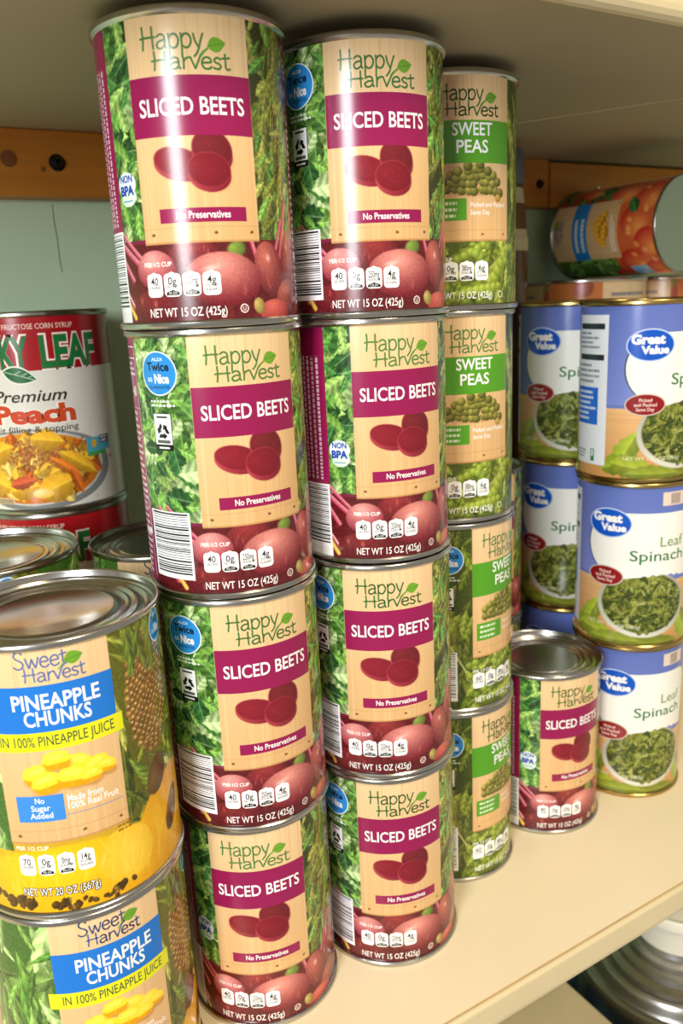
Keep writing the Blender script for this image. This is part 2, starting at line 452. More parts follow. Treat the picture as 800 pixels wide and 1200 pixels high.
def recycle_badge(ov, cx, cy, w, h):
    ov.rect(cx - w / 2, cx + w / 2, cy - h / 2, cy + h / 2, (24, 26, 26), 1)
    ov.rect(cx - w / 2 + .3, cx + w / 2 - .3, cy - h / 2 + 2.6, cy + h / 2 - .3, (244, 246, 244), 2)
    ov.rect(cx - w * .3, cx + w * .3, cy + h / 2 - 2.0, cy + h / 2 - 1.2, (60, 62, 62), 3)
    ov.rect(cx - w * .36, cx + w * .36, cy - h / 2 + 3.1, cy - h / 2 + 4.4, (90, 92, 92), 3)
    ov.rect(cx - w * .3, cx + w * .3, cy - h / 2 + .8, cy - h / 2 + 1.6, (220, 222, 220), 3)
    y0 = cy + .3; r = w * .40
    for k in range(3):
        a = R_(90 + 120 * k); b = R_(90 + 120 * (k + 1))
        p = (cx + r * math.cos(a), y0 + r * math.sin(a)); q = (cx + r * math.cos(b), y0 + r * math.sin(b))
        L = math.hypot(q[0] - p[0], q[1] - p[1]); ex, ey = (q[0] - p[0]) / L, (q[1] - p[1]) / L; nx, ny = -ey, ex
        def T(t, o): return (p[0] + ex * t * L + nx * o * r, p[1] + ey * t * L + ny * o * r)
        ov.poly([T(.12, -.20), T(.58, -.20), T(.58, .20), T(.24, .20)], (22, 24, 24), 3)
        ov.poly([T(.56, -.40), T(.84, .02), T(.56, .40)], (22, 24, 24), 3)

def twice_badge(ov, cx, cy, rx, ry):
    ov.disc(cx, cy, rx, ry, (236, 244, 250), 1, 32); ov.disc(cx, cy, rx - .5, ry - .5, (44, 140, 214), 2, 32)
    ov.text('ALDI', cx, cy + ry * .56, rx * .6, 1.2, (220, 238, 250), 3, .02)
    ov.text('Twice', cx, cy + ry * .12, rx * 1.25, 3.3, (16, 28, 50), 3, .03)
    ov.text('as', cx - rx * .5, cy - ry * .36, rx * .3, 2.3, (200, 228, 248), 3, .02)
    ov.text('Nice', cx + rx * .18, cy - ry * .42, rx * .8, 3.4, WHITE, 3, .04)
    ov.text('GUARANTEE', cx, cy - ry * .68, rx * 1.2, 1.2, (14, 44, 92), 3, .01)

def nutrition_strip(ov, x0, x1, y0, y1, seed, base=(146, 40, 92)):
    ov.rect(x0, x1, y0, y1, base, 1)
    ov.rect(x0 + 1, x1 - 1, y1 - 8.6, y1 - 8.2, WHITE, 2); ov.rect(x0 + 1, x1 - 1, y1 - 4, y1 - 3.6, WHITE, 2)
    ov.rect(x1 - 1.1, x1 - .8, y0 + 2, y1 - 3.6, (236, 200, 216), 2)
    ov.text('40', x1 - 5, y1 - 24, 4.6, 4.0, WHITE, 2, .02)
    for f in (.28, .40, .55, .62, .69, .76, .83): ov.rect(x0 + 1, x1 - 1.2, y1 - (y1 - y0) * f, y1 - (y1 - y0) * f + .25, (232, 196, 214), 2)
    bars_of_text(ov, x0 + 1.5, x1 - 1.6, y0 + 2, y1 - 30, 26, (240, 220, 230), 3, seed, .95)
    bars_of_text(ov, x0 + 1.5, x1 - 1.6, y1 - 16, y1 - 9.5, 3, (240, 220, 230), 3, seed + 1, .95)
    ov.rect(x0 + 1, x1 - 1.2, y0 + (y1 - y0) * .20, y0 + (y1 - y0) * .225, WHITE, 2)

RB, HB = 36.75, 106.0           # small tin: printed sheet radius and height, mm
GREEN_PAL = [(96, 152, 62), (126, 178, 76), (66, 122, 54), (156, 196, 100), (46, 96, 46), (180, 210, 134)]
OLIVE_PAL = [(142, 152, 60), (118, 130, 44), (170, 176, 84), (96, 110, 40), (156, 160, 72)]

def beet_slice(cv, cx, cy, rx, ry, ang, top=(128, 22, 40)):
    cv.blob(cx + .8, cy - 2.2, rx * 1.04, ry * .98, ang, (168, 116, 76), None, soft=.3, a=.5)
    cv.blob(cx, cy - 1.5, rx, ry, ang, (196, 78, 84), (120, 24, 42), -.6, -.1, .05)
    cv.blob(cx, cy, rx, ry, ang, (170, 62, 70), (140, 38, 50), -.5, .3, .05)
    cv.blob(cx, cy + .1, rx * .95, ry * .93, ang, (top[0] + 10, top[1] + 8, top[2] + 6), (top[0] - 10, top[1] - 2, top[2] - 4), -.5, .1, .05)
    ca, sa = math.cos(R_(ang)), math.sin(R_(ang))
    for k in range(34):
        a, q = cv.rng.uniform(0, 2 * PI), cv.rng.uniform(.1, .8)
        u, v = q * rx * math.cos(a), q * ry * math.sin(a)
        cv.blob(cx + u * ca - v * sa, cy + u * sa + v * ca, rx * .16, ry * .05, ang + cv.rng.normal(-20, 12),
                (top[0] + 26, top[1] + 18, top[2] + 14) if k % 2 else (top[0] - 26, top[1] - 6, top[2] - 10), None, soft=.8, a=.35)

def beet_root(cv, cx, cy, rx, ry, ang, hi=(226, 142, 130), lo=(104, 26, 38), hx=-.15, hy=.55):
    cv.blob(cx, cy, rx, ry, ang, hi, lo, hx, hy, .05)
    for k in range(6):
        a = cv.rng.uniform(-.8, .8)
        ca, sa = math.cos(R_(ang)), math.sin(R_(ang))
        px, py = a * rx * .8, cv.rng.uniform(-.5, .5) * ry
        cv.blob(cx + px * ca - py * sa, cy + px * sa + py * ca, rx * .06, ry * .3, ang, (206, 112, 104), None, soft=.7, a=.35)

def beets_front(cv, ov, c, variant):
    X = lambda d: cv.X(c + d); Y = cv.Y; H = cv.H
    # leaves left and right of the panel, roots and stalks below
    cv.foliage(X(-84), X(-36), Y(.72), H, 170, (4, 10), GREEN_PAL if variant == 1 else GREEN_PAL[:5] + [(190, 220, 150)], (30, 62, 26))
    cv.foliage(X(36), X(76), Y(.76), H, 150, (3, 8), OLIVE_PAL + GREEN_PAL[:2], (56, 60, 24), (214, 216, 140), .5, (.25, .5), (70, 30))
    cv.rect(X(-84), X(76), 0, Y(.735), (92, 24, 28))
    for k in range(46):
        cv.blob(cv.rng.uniform(X(-84), X(76)), cv.rng.uniform(0, Y(.74)), cv.rng.uniform(1, 3.5), cv.rng.uniform(1, 3), cv.rng.uniform(0, 180),
                (130, 44, 40), (70, 16, 22), a=.7)
    for k, (xa, fa, xb, fb, w) in enumerate(((-70, .67, -44, .80, 2.6), (-62, .66, -40, .79, 2.0), (-74, .74, -58, .97, 3.0), (-66, .72, -50, .86, 2.4), (-80, .70, -70, .95, 3.0),
                                             (28, .70, 36, .86, 2.0), (62, .60, 50, .86, 2.6), (70, .62, 62, .84, 2.4), (56, .66, 46, .82, 2.0))):
        cv.stroke([(X(xa), Y(fa)), (X(xb), Y(fb))], w, (236, 168, 176), (176, 40, 70))
    cv.stroke([(X(-70), Y(.84)), (X(-52), Y(1.0))], 2.4, (238, 214, 110), (214, 170, 60))
    cv.stroke([(X(-64), Y(.86)), (X(-47), Y(1.0))], 1.8, (250, 236, 226), (206, 60, 80))
    cv.blob(X(20), Y(.768), 4.5, 3.6, 20, (140, 164, 70), (80, 100, 40), soft=.3)
    beet_root(cv, X(-6), Y(.79), 10, 7, 0, (150, 52, 50), (92, 22, 30))
    beet_root(cv, X(64), Y(.80), 6.5, 11.5, -8, (198, 112, 94), (92, 28, 34))
    beet_root(cv, X(44), Y(.845), 7.6, 11.5, 20, (206, 112, 98), (100, 30, 38))
    beet_root(cv, X(60), Y(.945), 8.2, 7.0, 30, (196, 104, 88), (94, 28, 34))
    beet_root(cv, X(46), Y(1.0), 8.5, 5.0, 0, (224, 110, 96), (150, 48, 50))
    cv.blob(X(33), Y(.975), 2.6, 3.2, 20, (206, 184, 110), (130, 110, 50))
    beet_root(cv, X(-31), Y(.83), 9.0, 7.4, 0, (238, 168, 158), (134, 40, 54))
    beet_root(cv, X(11.5), Y(.872), 15.6, 10.2, -4, (238, 158, 142), (112, 28, 38))
    beet_root(cv, X(-32), Y(.965), 13, 7, 0, (128, 42, 42), (84, 20, 26))
    for (d, f, rx, ry) in ((-34, .812, 2.6, 1.2), (4, .832, 4.4, 1.7), (42, .80, 1.6, 2.2), (62, .76, 1.2, 2.4)): cv.blob(X(d), Y(f), rx, ry, 10, (252, 214, 204), None, soft=.9, a=.75)
    cv.grain(X(-84), X(76), 0, Y(.735), 6)
    wood_panel(cv, c, 36, Y(.739), H)
    # slices
    beet_slice(cv, X(-10.5), Y(.462), 9.6, 5.3, -13, (132, 24, 40))
    beet_slice(cv, X(10), Y(.424), 8.0, 7.0, -28, (112, 26, 36))
    beet_slice(cv, X(7.5), Y(.492), 8.4, 6.4, -8, (126, 22, 38))
    # crisp print
    hh_logo(ov, X(0), cv)
    ov.rect(X(-36), X(36), Y(.376), Y(.179), MAROON, 1)
    ov.text('SLICED BEETS', X(.3), Y(.307), cv.X(62), 5.7, WHITE, 2, .016)
    ov.rect(X(-24), X(28), Y(.669), Y(.619), MAROON, 1)
    ov.text('No Preservatives', X(2), Y(.655), cv.X(32), 2.5, WHITE, 2, .018)
    ov.text('PER 1/2 CUP', X(-29), Y(.818), cv.X(19), 1.6, WHITE, 1, .02)
    fact_icons(ov, X(-37.5), Y(.928), [('40', 'CALORIES', ''), ('0g', 'SAT FAT', '0% DV'), ('250mg', 'SODIUM', '11% DV'), ('4g', 'TOTAL|SUGARS', '')], 6.9, 8.6, .75)
    ov.text('NET WT 15 OZ (425g)', X(-13), Y(1.001), cv.X(49), 3.2, WHITE, 1, .006)
    ov.disc(X(22.5), Y(.982), 1.75, 1.75, (240, 226, 216), 1); ov.disc(X(22.5), Y(.982), 1.35, 1.35, (112, 36, 40), 2)
    ov.text('U', X(22.5), Y(.982) - .85, 1.3, 1.7, (240, 226, 216), 3, .01)
    if variant == 1:
        ov.rect(X(-106), X(-56.5), Y(.68), H, MAROON, 1)
        up_print(ov, X(-104), X(-61), Y(.66), Y(.11), 9, (226, 190, 208), 2, 5)
        barcode(ov, X(-106), X(-57), Y(.98), Y(.68), 11)
        cv.rect(X(-106), X(-57), 0, Y(.965), (238, 236, 236))
        cv.blob(X(-47.5), Y(.52), 5.4, 4.6, 0, (226, 238, 236)); cv.blob(X(-46.5), Y(.565), 4.6, 3.4, 10, (214, 232, 214))
        ov.text('NON', X(-47.5), Y(.512), 7.2, 2.5, (34, 70, 170), 2, .03); ov.text('BPA', X(-47.5), Y(.556), 8.0, 3.2, (34, 70, 170), 2, .05)
        ov.rect(X(-52), X(-43), Y(.58), Y(.575), (120, 160, 190), 2)
    else:
        twice_badge(ov, X(-58.5), Y(.122), 9.3, 8.9)
        bars_of_text(ov, X(-67), X(-46), Y(.255), Y(.222), 2, (230, 238, 226), 2, 4, .9)
        recycle_badge(ov, X(-58.8), Y(.352), 9.6, 15.4)
        barcode(ov, X(-80), X(-44.5), Y(.965), Y(.679), 12)
        nutrition_strip(ov, X(-106), X(-82), Y(1.0), H, 3)

def label_beets():
    cv = Canvas(RB, HB, .36); ov = Over(RB)
    cv.img[:] = (120, 30, 60)
    beets_front(cv, ov, 180, 2); beets_front(cv, ov, 0, 1)
    return build_label('beet_label', cv, ov, .0030)

def pod(cv, cx, cy, L, W, ang, npea, col=(150, 168, 48)):
    ca, sa = math.cos(R_(ang)), math.sin(R_(ang))
    cv.leaf(cx, cy, L, W, ang, np.array(col) * .8, (200, 206, 100), .3)
    for k in range(npea):
        u = (-.75 + 1.5 * k / max(1, npea - 1)) * L
        r = W * .62 * (1 - .45 * (u / L) ** 2)
        cv.blob(cx + u * ca, cy + u * sa, r, r, 0, (186, 200, 84), (104, 126, 30), -.3, .4, .1)

def peas_front(cv, ov, c, variant):
    X = lambda d: cv.X(c + d); Y = cv.Y; H = cv.H
    for a, b in ((-100, -36), (36, 100)):
        cv.foliage(X(a), X(b), 0, H, 70, (5, 11), [(120, 140, 40), (150, 166, 60), (96, 118, 30)], (64, 78, 22), (190, 196, 96), .3, (.2, .4), (75, 25))
    rg = cv.rng
    for k in range(26):
        side = -1 if k % 2 else 1
        pod(cv, X(side * rg.uniform(44, 92)), rg.uniform(4, H - 6), rg.uniform(17, 26), rg.uniform(4.0, 5.6), rg.normal(80, 20), rg.integers(5, 8), np.array((186, 196, 76)) * rg.uniform(.7, 1.08))
    cv.foliage(X(-42), X(44), 0, Y(.71), 40, (4, 9), [(132, 150, 44), (160, 174, 70), (100, 122, 32)], (84, 96, 28), (196, 202, 110), .3, (.25, .5))
    for k in range(16): cv.blob(X(rg.uniform(-40, 42)), rg.uniform(2, Y(.74)), 2.3, 2.3, 0, (170, 188, 80), (84, 104, 26), -.3, .4, .1)
    pod(cv, X(24), Y(.86), 17, 5.4, 55, 7, (190, 200, 84)); pod(cv, X(-22), Y(.86), 15, 4.4, -18, 7); pod(cv, X(6), Y(.95), 16, 4.2, 8, 8); pod(cv, X(-4), Y(.78), 13, 3.6, 25, 6)
    for k in range(8): cv.blob(X(rg.uniform(-40, 42)), rg.uniform(2, Y(.74)), 2.3, 2.3, 0, (178, 196, 84), (96, 118, 30), -.3, .4, .1)
    cv.stroke([(X(-58), Y(.62)), (X(-42), Y(.80))], 1.0, (206, 212, 140))
    cv.grain(X(-100), X(100), 0, H, 5)
    wood_panel(cv, c, 36, Y(.722), H)
    # pile of peas
    cv.blob(X(2), Y(.495), 15.5, 3.0, 0, (180, 134, 84), None, soft=.5, a=.7)
    rows = ((.487, -24, 27, 11), (.455, -22, 24, 10), (.425, -17, 20, 8), (.398, -9, 13, 5), (.372, -2, 7, 2))
    for f, a, b, n in rows:
        for k in range(n):
            d = a + (b - a) * k / max(1, n - 1) + rg.normal(0, 1)
            q = rg.uniform(.82, 1.1)
            cv.blob(X(d), Y(f) + rg.normal(0, .5), 2.5, 2.4, 0, np.array((188, 176, 84)) * q, np.array((70, 74, 20)) * q, -.35, .45, .1)
    cv.blob(X(24), Y(.525), 2.1, 2.0, 0, (206, 176, 92), (150, 112, 44), -.3, .4, .1)
    hh_logo(ov, X(0), cv)
    ov.rect(X(-36), X(36), Y(.368), Y(.180), (84, 154, 34), 1)
    ov.text('SWEET', X(1.3), Y(.246), cv.X(33), 5.6, WHITE, 2, .016); ov.text('PEAS', X(1), Y(.322), cv.X(26), 5.6, WHITE, 2, .016)
    ov.rect(X(-32), X(-4.5), Y(.625), Y(.525), (84, 154, 34), 1)
    bars_of_text(ov, X(-29), X(-7), Y(.618), Y(.532), 3, (214, 232, 190), 2, 8, .95)
    ov.text('Picked and Packed', X(15), Y(.565), cv.X(33), 2.1, WHITE, 1, .01); ov.text('Same Day', X(7), Y(.60), cv.X(17), 2.1, WHITE, 1, .01)
    ov.text('PER 1/2 CUP', X(-26), Y(.81), cv.X(20), 1.6, WHITE, 1, .02)
    fact_icons(ov, X(-36), Y(.905), [('60', 'CALORIES', ''), ('0g', 'SAT FAT', '0% DV'), ('380mg', 'SODIUM', '17% DV'), ('6g', 'TOTAL|SUGARS', '')])
    ov.text('NET WT 15 OZ (425g)', X(-8), Y(.99), cv.X(52), 3.2, WHITE, 1, .006)
    ov.disc(X(27), Y(.975), 1.7, 1.7, (236, 240, 220), 1); ov.disc(X(27), Y(.975), 1.3, 1.3, (110, 126, 40), 2)
    if variant == 1:
        ov.rect(X(-106), X(-66), Y(.70), H, (70, 120, 30), 1); up_print(ov, X(-104), X(-68), Y(.68), Y(.13), 9, (206, 224, 180), 2, 15)
    else:
        twice_badge(ov, X(-56), Y(.15), 8.2, 8.2)
        bars_of_text(ov, X(-64), X(-46), Y(.27), Y(.24), 2, (230, 238, 226), 2, 4, .9)
        recycle_badge(ov, X(-58), Y(.37), 7.6, 13.6)
        barcode(ov, X(-82), X(-50), Y(.97), Y(.68), 22)

def label_peas():
    cv = Canvas(RB, HB, .4); ov = Over(RB)
    cv.img[:] = (110, 130, 40)
    peas_front(cv, ov, 180, 2); peas_front(cv, ov, 0, 1)
    return build_label('pea_label', cv, ov, .0030)

RP, HPN = 42.45, 109.0
def pineapple_fruit(cv, cx, cy, rx, ry):
    cv.blob(cx, cy, rx, ry, 0, (150, 104, 40), (84, 54, 20), -.3, .2)
    dy = 3.1; r = 0; y = cy - ry
    while y < cy + ry:
        w = rx * math.sqrt(max(0, 1 - ((y - cy) / ry) ** 2)); x = cx - w + (1.7 if r % 2 else 0)
        while x < cx + w:
            q = cv.rng.uniform(.78, 1.1); xx, yy = x + cv.rng.normal(0, .25), y + cv.rng.normal(0, .25)
            cv.blob(xx, yy, 1.75, 1.6, 0, np.array((206, 160, 74)) * q, np.array((96, 62, 20)) * q, -.2, .4, .15); cv.blob(xx + .2, yy + .3, .6, .35, cv.rng.uniform(-40, 40), (226, 204, 150)); x += 3.5
        y += dy * .55; r += 1

def pineapple_front(cv, ov, c):
    X = lambda d: cv.X(c + d); Y = cv.Y; H = cv.H; rg = cv.rng
    cv.foliage(X(-90), X(-30), 0, H, 60, (9, 20), [(120, 176, 64), (150, 196, 92), (86, 142, 48), (180, 214, 130)], (60, 104, 36), (220, 236, 170), .4, (.14, .26), (70, 35))
    cv.foliage(X(30), X(90), 0, H, 60, (9, 18), [(136, 146, 40), (160, 168, 60), (104, 120, 34), (176, 176, 80)], (96, 96, 26), (214, 214, 130), .5, (.12, .22), (110, 35))
    pineapple_fruit(cv, X(56), Y(.27), 13, 26)
    for k in range(9): cv.leaf(X(56 + rg.normal(0, 8)), Y(.06 + .05 * rg.random()), 13, 2.4, 90 + rg.normal(0, 22), (110, 130, 44), (190, 196, 110), .5)
    for k in range(6): cv.leaf(X(46 + 3 * k), Y(.60 + .02 * k), 15, 3.0, 125 + 6 * k, (120, 150, 46), (210, 220, 120), .5)
    cv.rect(X(-90), X(92), 0, Y(.76), (232, 172, 10))
    cv.blob(X(66), Y(.86), 25, 24, 25, (246, 190, 20), (204, 136, 6), -.2, .3)
    cv.blob(X(0), Y(.90), 40, 17, 0, (250, 200, 20), (226, 162, 8), -.2, .4)
    cv.blob(X(28), Y(.86), 13, 12, -60, (246, 206, 70), (236, 180, 30), 0, .2)
    cv.blob(X(54), Y(.62), 9, 6, 60, (120, 84, 30), (70, 48, 16)); cv.blob(X(66), Y(.82), 5, 10, -30, (124, 84, 20), (86, 56, 14))
    for k in range(60):
        d = rg.uniform(-80, 34); cv.blob(X(d), Y(.985) + rg.normal(0, 1.2) + .0022 * (X(d) - X(0)) ** 2, rg.uniform(1.2, 2.6), rg.uniform(.8, 2.0), rg.uniform(0, 90), (110, 74, 20), (56, 40, 12))
    for k in range(60):
        cv.blob(X(rg.uniform(-40, 88)), rg.uniform(3, Y(.76)), rg.uniform(.6, 1.2), rg.uniform(3, 7), rg.uniform(-30, 30), (252, 216, 90), None, soft=.8, a=.35)
    cv.grain(X(-90), X(92), 0, H, 4)
    wood_panel(cv, c, 31, Y(.725), H)
    for (d, f, L, a) in ((-12, .452, 8.0, 8), (8, .425, 7.2, -14), (17, .455, 7.6, 12), (-2, .40, 7.4, 4), (-8, .485, 8.2, 14), (5, .475, 8.4, -4), (22, .468, 5.6, -10), (14, .487, 6.0, 3)):
        cv.blob(X(d) + .8, Y(f) - 2.6, L * .8, L * .42, a, (176, 120, 60), None, soft=.4, a=.6)
        ca, sa = math.cos(R_(a)), math.sin(R_(a)); r_ = lambda u, v: (X(d) + (u * ca - v * sa) * L, Y(f) + (u * sa + v * ca) * L)
        cv.convex([r_(-.72, -.05), r_(-.45, -.55), r_(.5, -.52), r_(.78, -.1), r_(.4, .2), r_(-.4, .2)], (226, 158, 8))
        cv.convex([r_(-.72, -.05), r_(-.40, -.22), r_(.55, -.20), r_(.78, -.1), r_(.62, .38), r_(.1, .56), r_(-.5, .42)], (255, 218, 50))
        cv.convex([r_(-.5, .05), r_(.3, .0), r_(.5, .3), r_(.1, .42), r_(-.35, .32)], (255, 232, 96), .7)
        cv.convex([r_(-.1, -.5), r_(.06, -.5), r_(.0, .1), r_(-.06, .1)], (240, 184, 30), .5)
    hh_logo(ov, X(0), cv, (104, 124, 176), 'Sweet')
    ov.rect(X(-31), X(31), Y(.290), Y(.112), (30, 116, 206), 1)
    ov.text('PINEAPPLE', X(2.4), Y(.200), cv.X(42.5), 5.8, WHITE, 2, .02); ov.text('CHUNKS', X(2.2), Y(.262), cv.X(32.5), 5.6, WHITE, 2, .02)
    ov.rect(X(-35.5), X(34.2), Y(.358), Y(.287), (226, 224, 30), 2)
    ov.text('IN 100% PINEAPPLE JUICE', X(.5), Y(.340), cv.X(57), 4.0, (70, 84, 60), 3, .006)
    ov.rect(X(-24.3), X(-.7), Y(.637), Y(.533), (60, 136, 214), 1)
    for k, t in enumerate(('No', 'Sugar', 'Added')): ov.text(t, X(-12.5), Y(.563 + .030 * k), cv.X((4.6, 9.6, 11.4)[k]), 2.3, WHITE, 2, .012)
    ov.text('Made from', X(10), Y(.570), cv.X(18), 2.8, WHITE, 1, .012); ov.text('100% Real Fruit', X(14), Y(.601), cv.X(26), 2.8, WHITE, 1, .012)
    ov.rect(X(0), X(29), Y(.622), Y(.619), (120, 140, 180), 1)
    ov.text('PER 1/2 CUP', X(-20), Y(.752), cv.X(17), 1.6, (252, 246, 220), 1, .02)
    fact_icons(ov, X(-28.2), Y(.858), [('70', 'CALORIES', ''), ('0g', 'SAT FAT', '0% DV'), ('0mg', 'SODIUM', '0% DV'), ('14g', 'TOTAL|SUGARS', '')], 6.3, 8.8, 1.1)
    for dx, dy in ((.25, -.25), (-.25, .25), (.25, .25), (-.25, -.25)):
        ov.text('NET WT 20 OZ (567g)', X(-8.4) + dx, Y(.945) + dy, cv.X(39.5), 3.3, (40, 36, 26), 1, .01)
    ov.text('NET WT 20 OZ (567g)', X(-8.4), Y(.945), cv.X(39.5), 3.3, WHITE, 2, .004)
    bars_of_text(ov, X(24), X(36), Y(.76), Y(.725), 2, (150, 110, 30), 1, 9)

def label_pineapple():
    cv = Canvas(RP, HPN, .4); ov = Over(RP)
    cv.img[:] = (200, 160, 40)
    pineapple_front(cv, ov, 180); pineapple_front(cv, ov, 0)
    twice_badge(ov, cv.X(70), cv.Y(.05), 6, 7)
    return build_label('pineapple_label', cv, ov, .00315)

def spinach_dish(cv, cx, cy, rx, ry, n=430):
    rg = cv.rng
    cv.blob(cx, cy - 1, rx * 1.12, ry * 1.12, 0, (226, 224, 210), (170, 168, 150), -.2, -.6, .03)
    cv.blob(cx, cy, rx * 1.02, ry * 1.02, 0, (150, 150, 120), None, soft=.04)
    cv.blob(cx, cy, rx, ry, 0, (52, 60, 22), None, soft=.04)
    k = 0
    while k < n:
        a, b = rg.uniform(-1, 1), rg.uniform(-1, 1)
        if a * a + b * b > .88: continue
        l = rg.uniform(1.6, 4.2)
        c = np.array([(112, 122, 44), (84, 98, 32), (140, 148, 66), (62, 76, 26), (128, 130, 52), (160, 166, 90)][rg.integers(6)], float)
        cv.leaf(cx + a * rx, cy + b * ry, l, l * rg.uniform(.25, .6), rg.uniform(0, 360), c, (170, 176, 100), .35); k += 1

def label_spinach():
    cv = Canvas(RB, HB, .45); ov = Over(RB); Y = cv.Y; H = cv.H
    cv.img[:] = (104, 122, 188)
    cv.vgrad(-cv.W / 2, cv.W / 2, Y(.57), H, (120, 134, 202), (94, 112, 182))
    for c in (0, 180):
        X = lambda d: cv.X(c + d)
        cv.vgrad(X(-90), X(90), 0, Y(.59), (196, 142, 82), (226, 178, 124))
        for k in range(10):
            y = cv.rng.uniform(0, Y(.58)); cv.rect(X(-90), X(90), y, y + .5, (200, 148, 92), .4)
        # fresh leaves beside and under the dish
        for (d, f, l, w, a, col) in ((-20, .86, 17, 8, 62, (158, 174, 52)), (-27, .93, 12, 7, 20, (140, 158, 44)), (-12, .95, 15, 8, -10, (156, 168, 52)), (86, .9, 16, 9, 120, (150, 172, 48)), (40, 1.0, 26, 8, 0, (116, 122, 36)), (8, .99, 18, 6, 0, (136, 148, 46))):
            cv.leaf(X(d), Y(f), l, w, a, col, (204, 212, 110), .25, .05)
        spinach_dish(cv, X(37), Y(.735), 27.5, 20.5)
        # white pill that carries the name
        P = []
        x0, x1, y0, y1 = X(-22), X(94), Y(.56), Y(.145)
        r = (y1 - y0) / 2
        dk = [(x, y) for x, y in [(x0 + r - .9 + r * math.cos(R_(a)), (y0 + y1) / 2 + r * math.sin(R_(a))) for a in range(100, 262, 9)]]
        ov.poly(dk + [(X(30), y0), (X(30), y1)], (44, 74, 70), 1)
        P = [(x0 + r + r * math.cos(R_(a)), (y0 + y1) / 2 + r * math.sin(R_(a))) for a in range(90, 271, 9)]
        # lower edge lets the heap of leaves show
        low = [(X(d), Y(.575 - .028 * math.sin(PI * (d - 16) / 74) * (1 + .3 * math.sin(d * .9)))) for d in range(16, 91, 4)]
        up = [(x1 - r * .6 + r * .6 * math.cos(R_(a)), y1 - r * .6 + r * .6 * math.sin(R_(a))) for a in range(0, 91, 15)]
        ov.poly(P + low + up, (240, 238, 230), 2)
        ov.text('Leaf', X(64), Y(.362), cv.X(27), 6.6, (96, 146, 60), 3, .004); ov.text('Spinach', X(50), Y(.452), cv.X(58), 6.8, (36, 116, 60), 3, .008)
        # brand oval and red oval
        ov.disc(X(0), Y(.216), cv.X(22.6), 9.9, (190, 208, 240), 3, 36); ov.disc(X(0), Y(.216), cv.X(21.3), 9.1, (14, 84, 190), 4, 36)
        ov.text('Great', X(-2.5), Y(.207), cv.X(31), 5.2, WHITE, 5, .05); ov.text('Value', X(4), Y(.265), cv.X(26), 4.4, WHITE, 5, .05)
        ov.disc(X(-3), Y(.566), cv.X(19.2), 6.9, (206, 190, 176), 3, 32); ov.disc(X(-3), Y(.566), cv.X(17.9), 6.2, (140, 22, 26), 4, 32)
        for k, t in enumerate(('Picked', 'and Packed', 'Same Day')): ov.text(t, X(-3), Y(.548 + .028 * k), cv.X((12, 21, 17)[k]), 2.0, (240, 214, 204), 5, .014)
        ov.text('NET WT 13.5 OZ (383g)', X(6), Y(.905), cv.X(56), 2.2, (222, 222, 190), 2, .0)
        # small code at the top right
        ov.rect(X(51), X(80), Y(.10), Y(.015), (226, 206, 190), 2)
        for k in range(9): ov.rect(X(60 + k * 1.3), X(60.6 + k * 1.3), Y(.092), Y(.025), (50, 44, 50), 3)
        # ingredients strip
        ov.rect(X(-84), X(-40), Y(.95), Y(.035), (226, 228, 232), 1)
        for f in (.085, .27): ov.rect(X(-82), X(-44), Y(f + .035), Y(f), (40, 48, 56), 2); 
        bars_of_text(ov, X(-82), X(-47), Y(.24), Y(.13), 4, (110, 118, 130), 2, 31); bars_of_text(ov, X(-82), X(-47), Y(.45), Y(.32), 4, (110, 118, 130), 2, 32)
        ov.rect(X(-84), X(-50), Y(.70), Y(.47), (24, 100, 200), 2); bars_of_text(ov, X(-82), X(-52), Y(.68), Y(.485), 6, (220, 232, 246), 3, 33)
        bars_of_text(ov, X(-82), X(-62), Y(.92), Y(.86), 3, (90, 130, 110), 2, 34)
        ov.rect(X(-58), X(-53), Y(.93), Y(.85), (40, 130, 84), 2); ov.rect(X(-56.5), X(-54.5), Y(.90), Y(.855), (226, 236, 228), 3)
    return build_label('spinach_label', cv, ov, .0030)

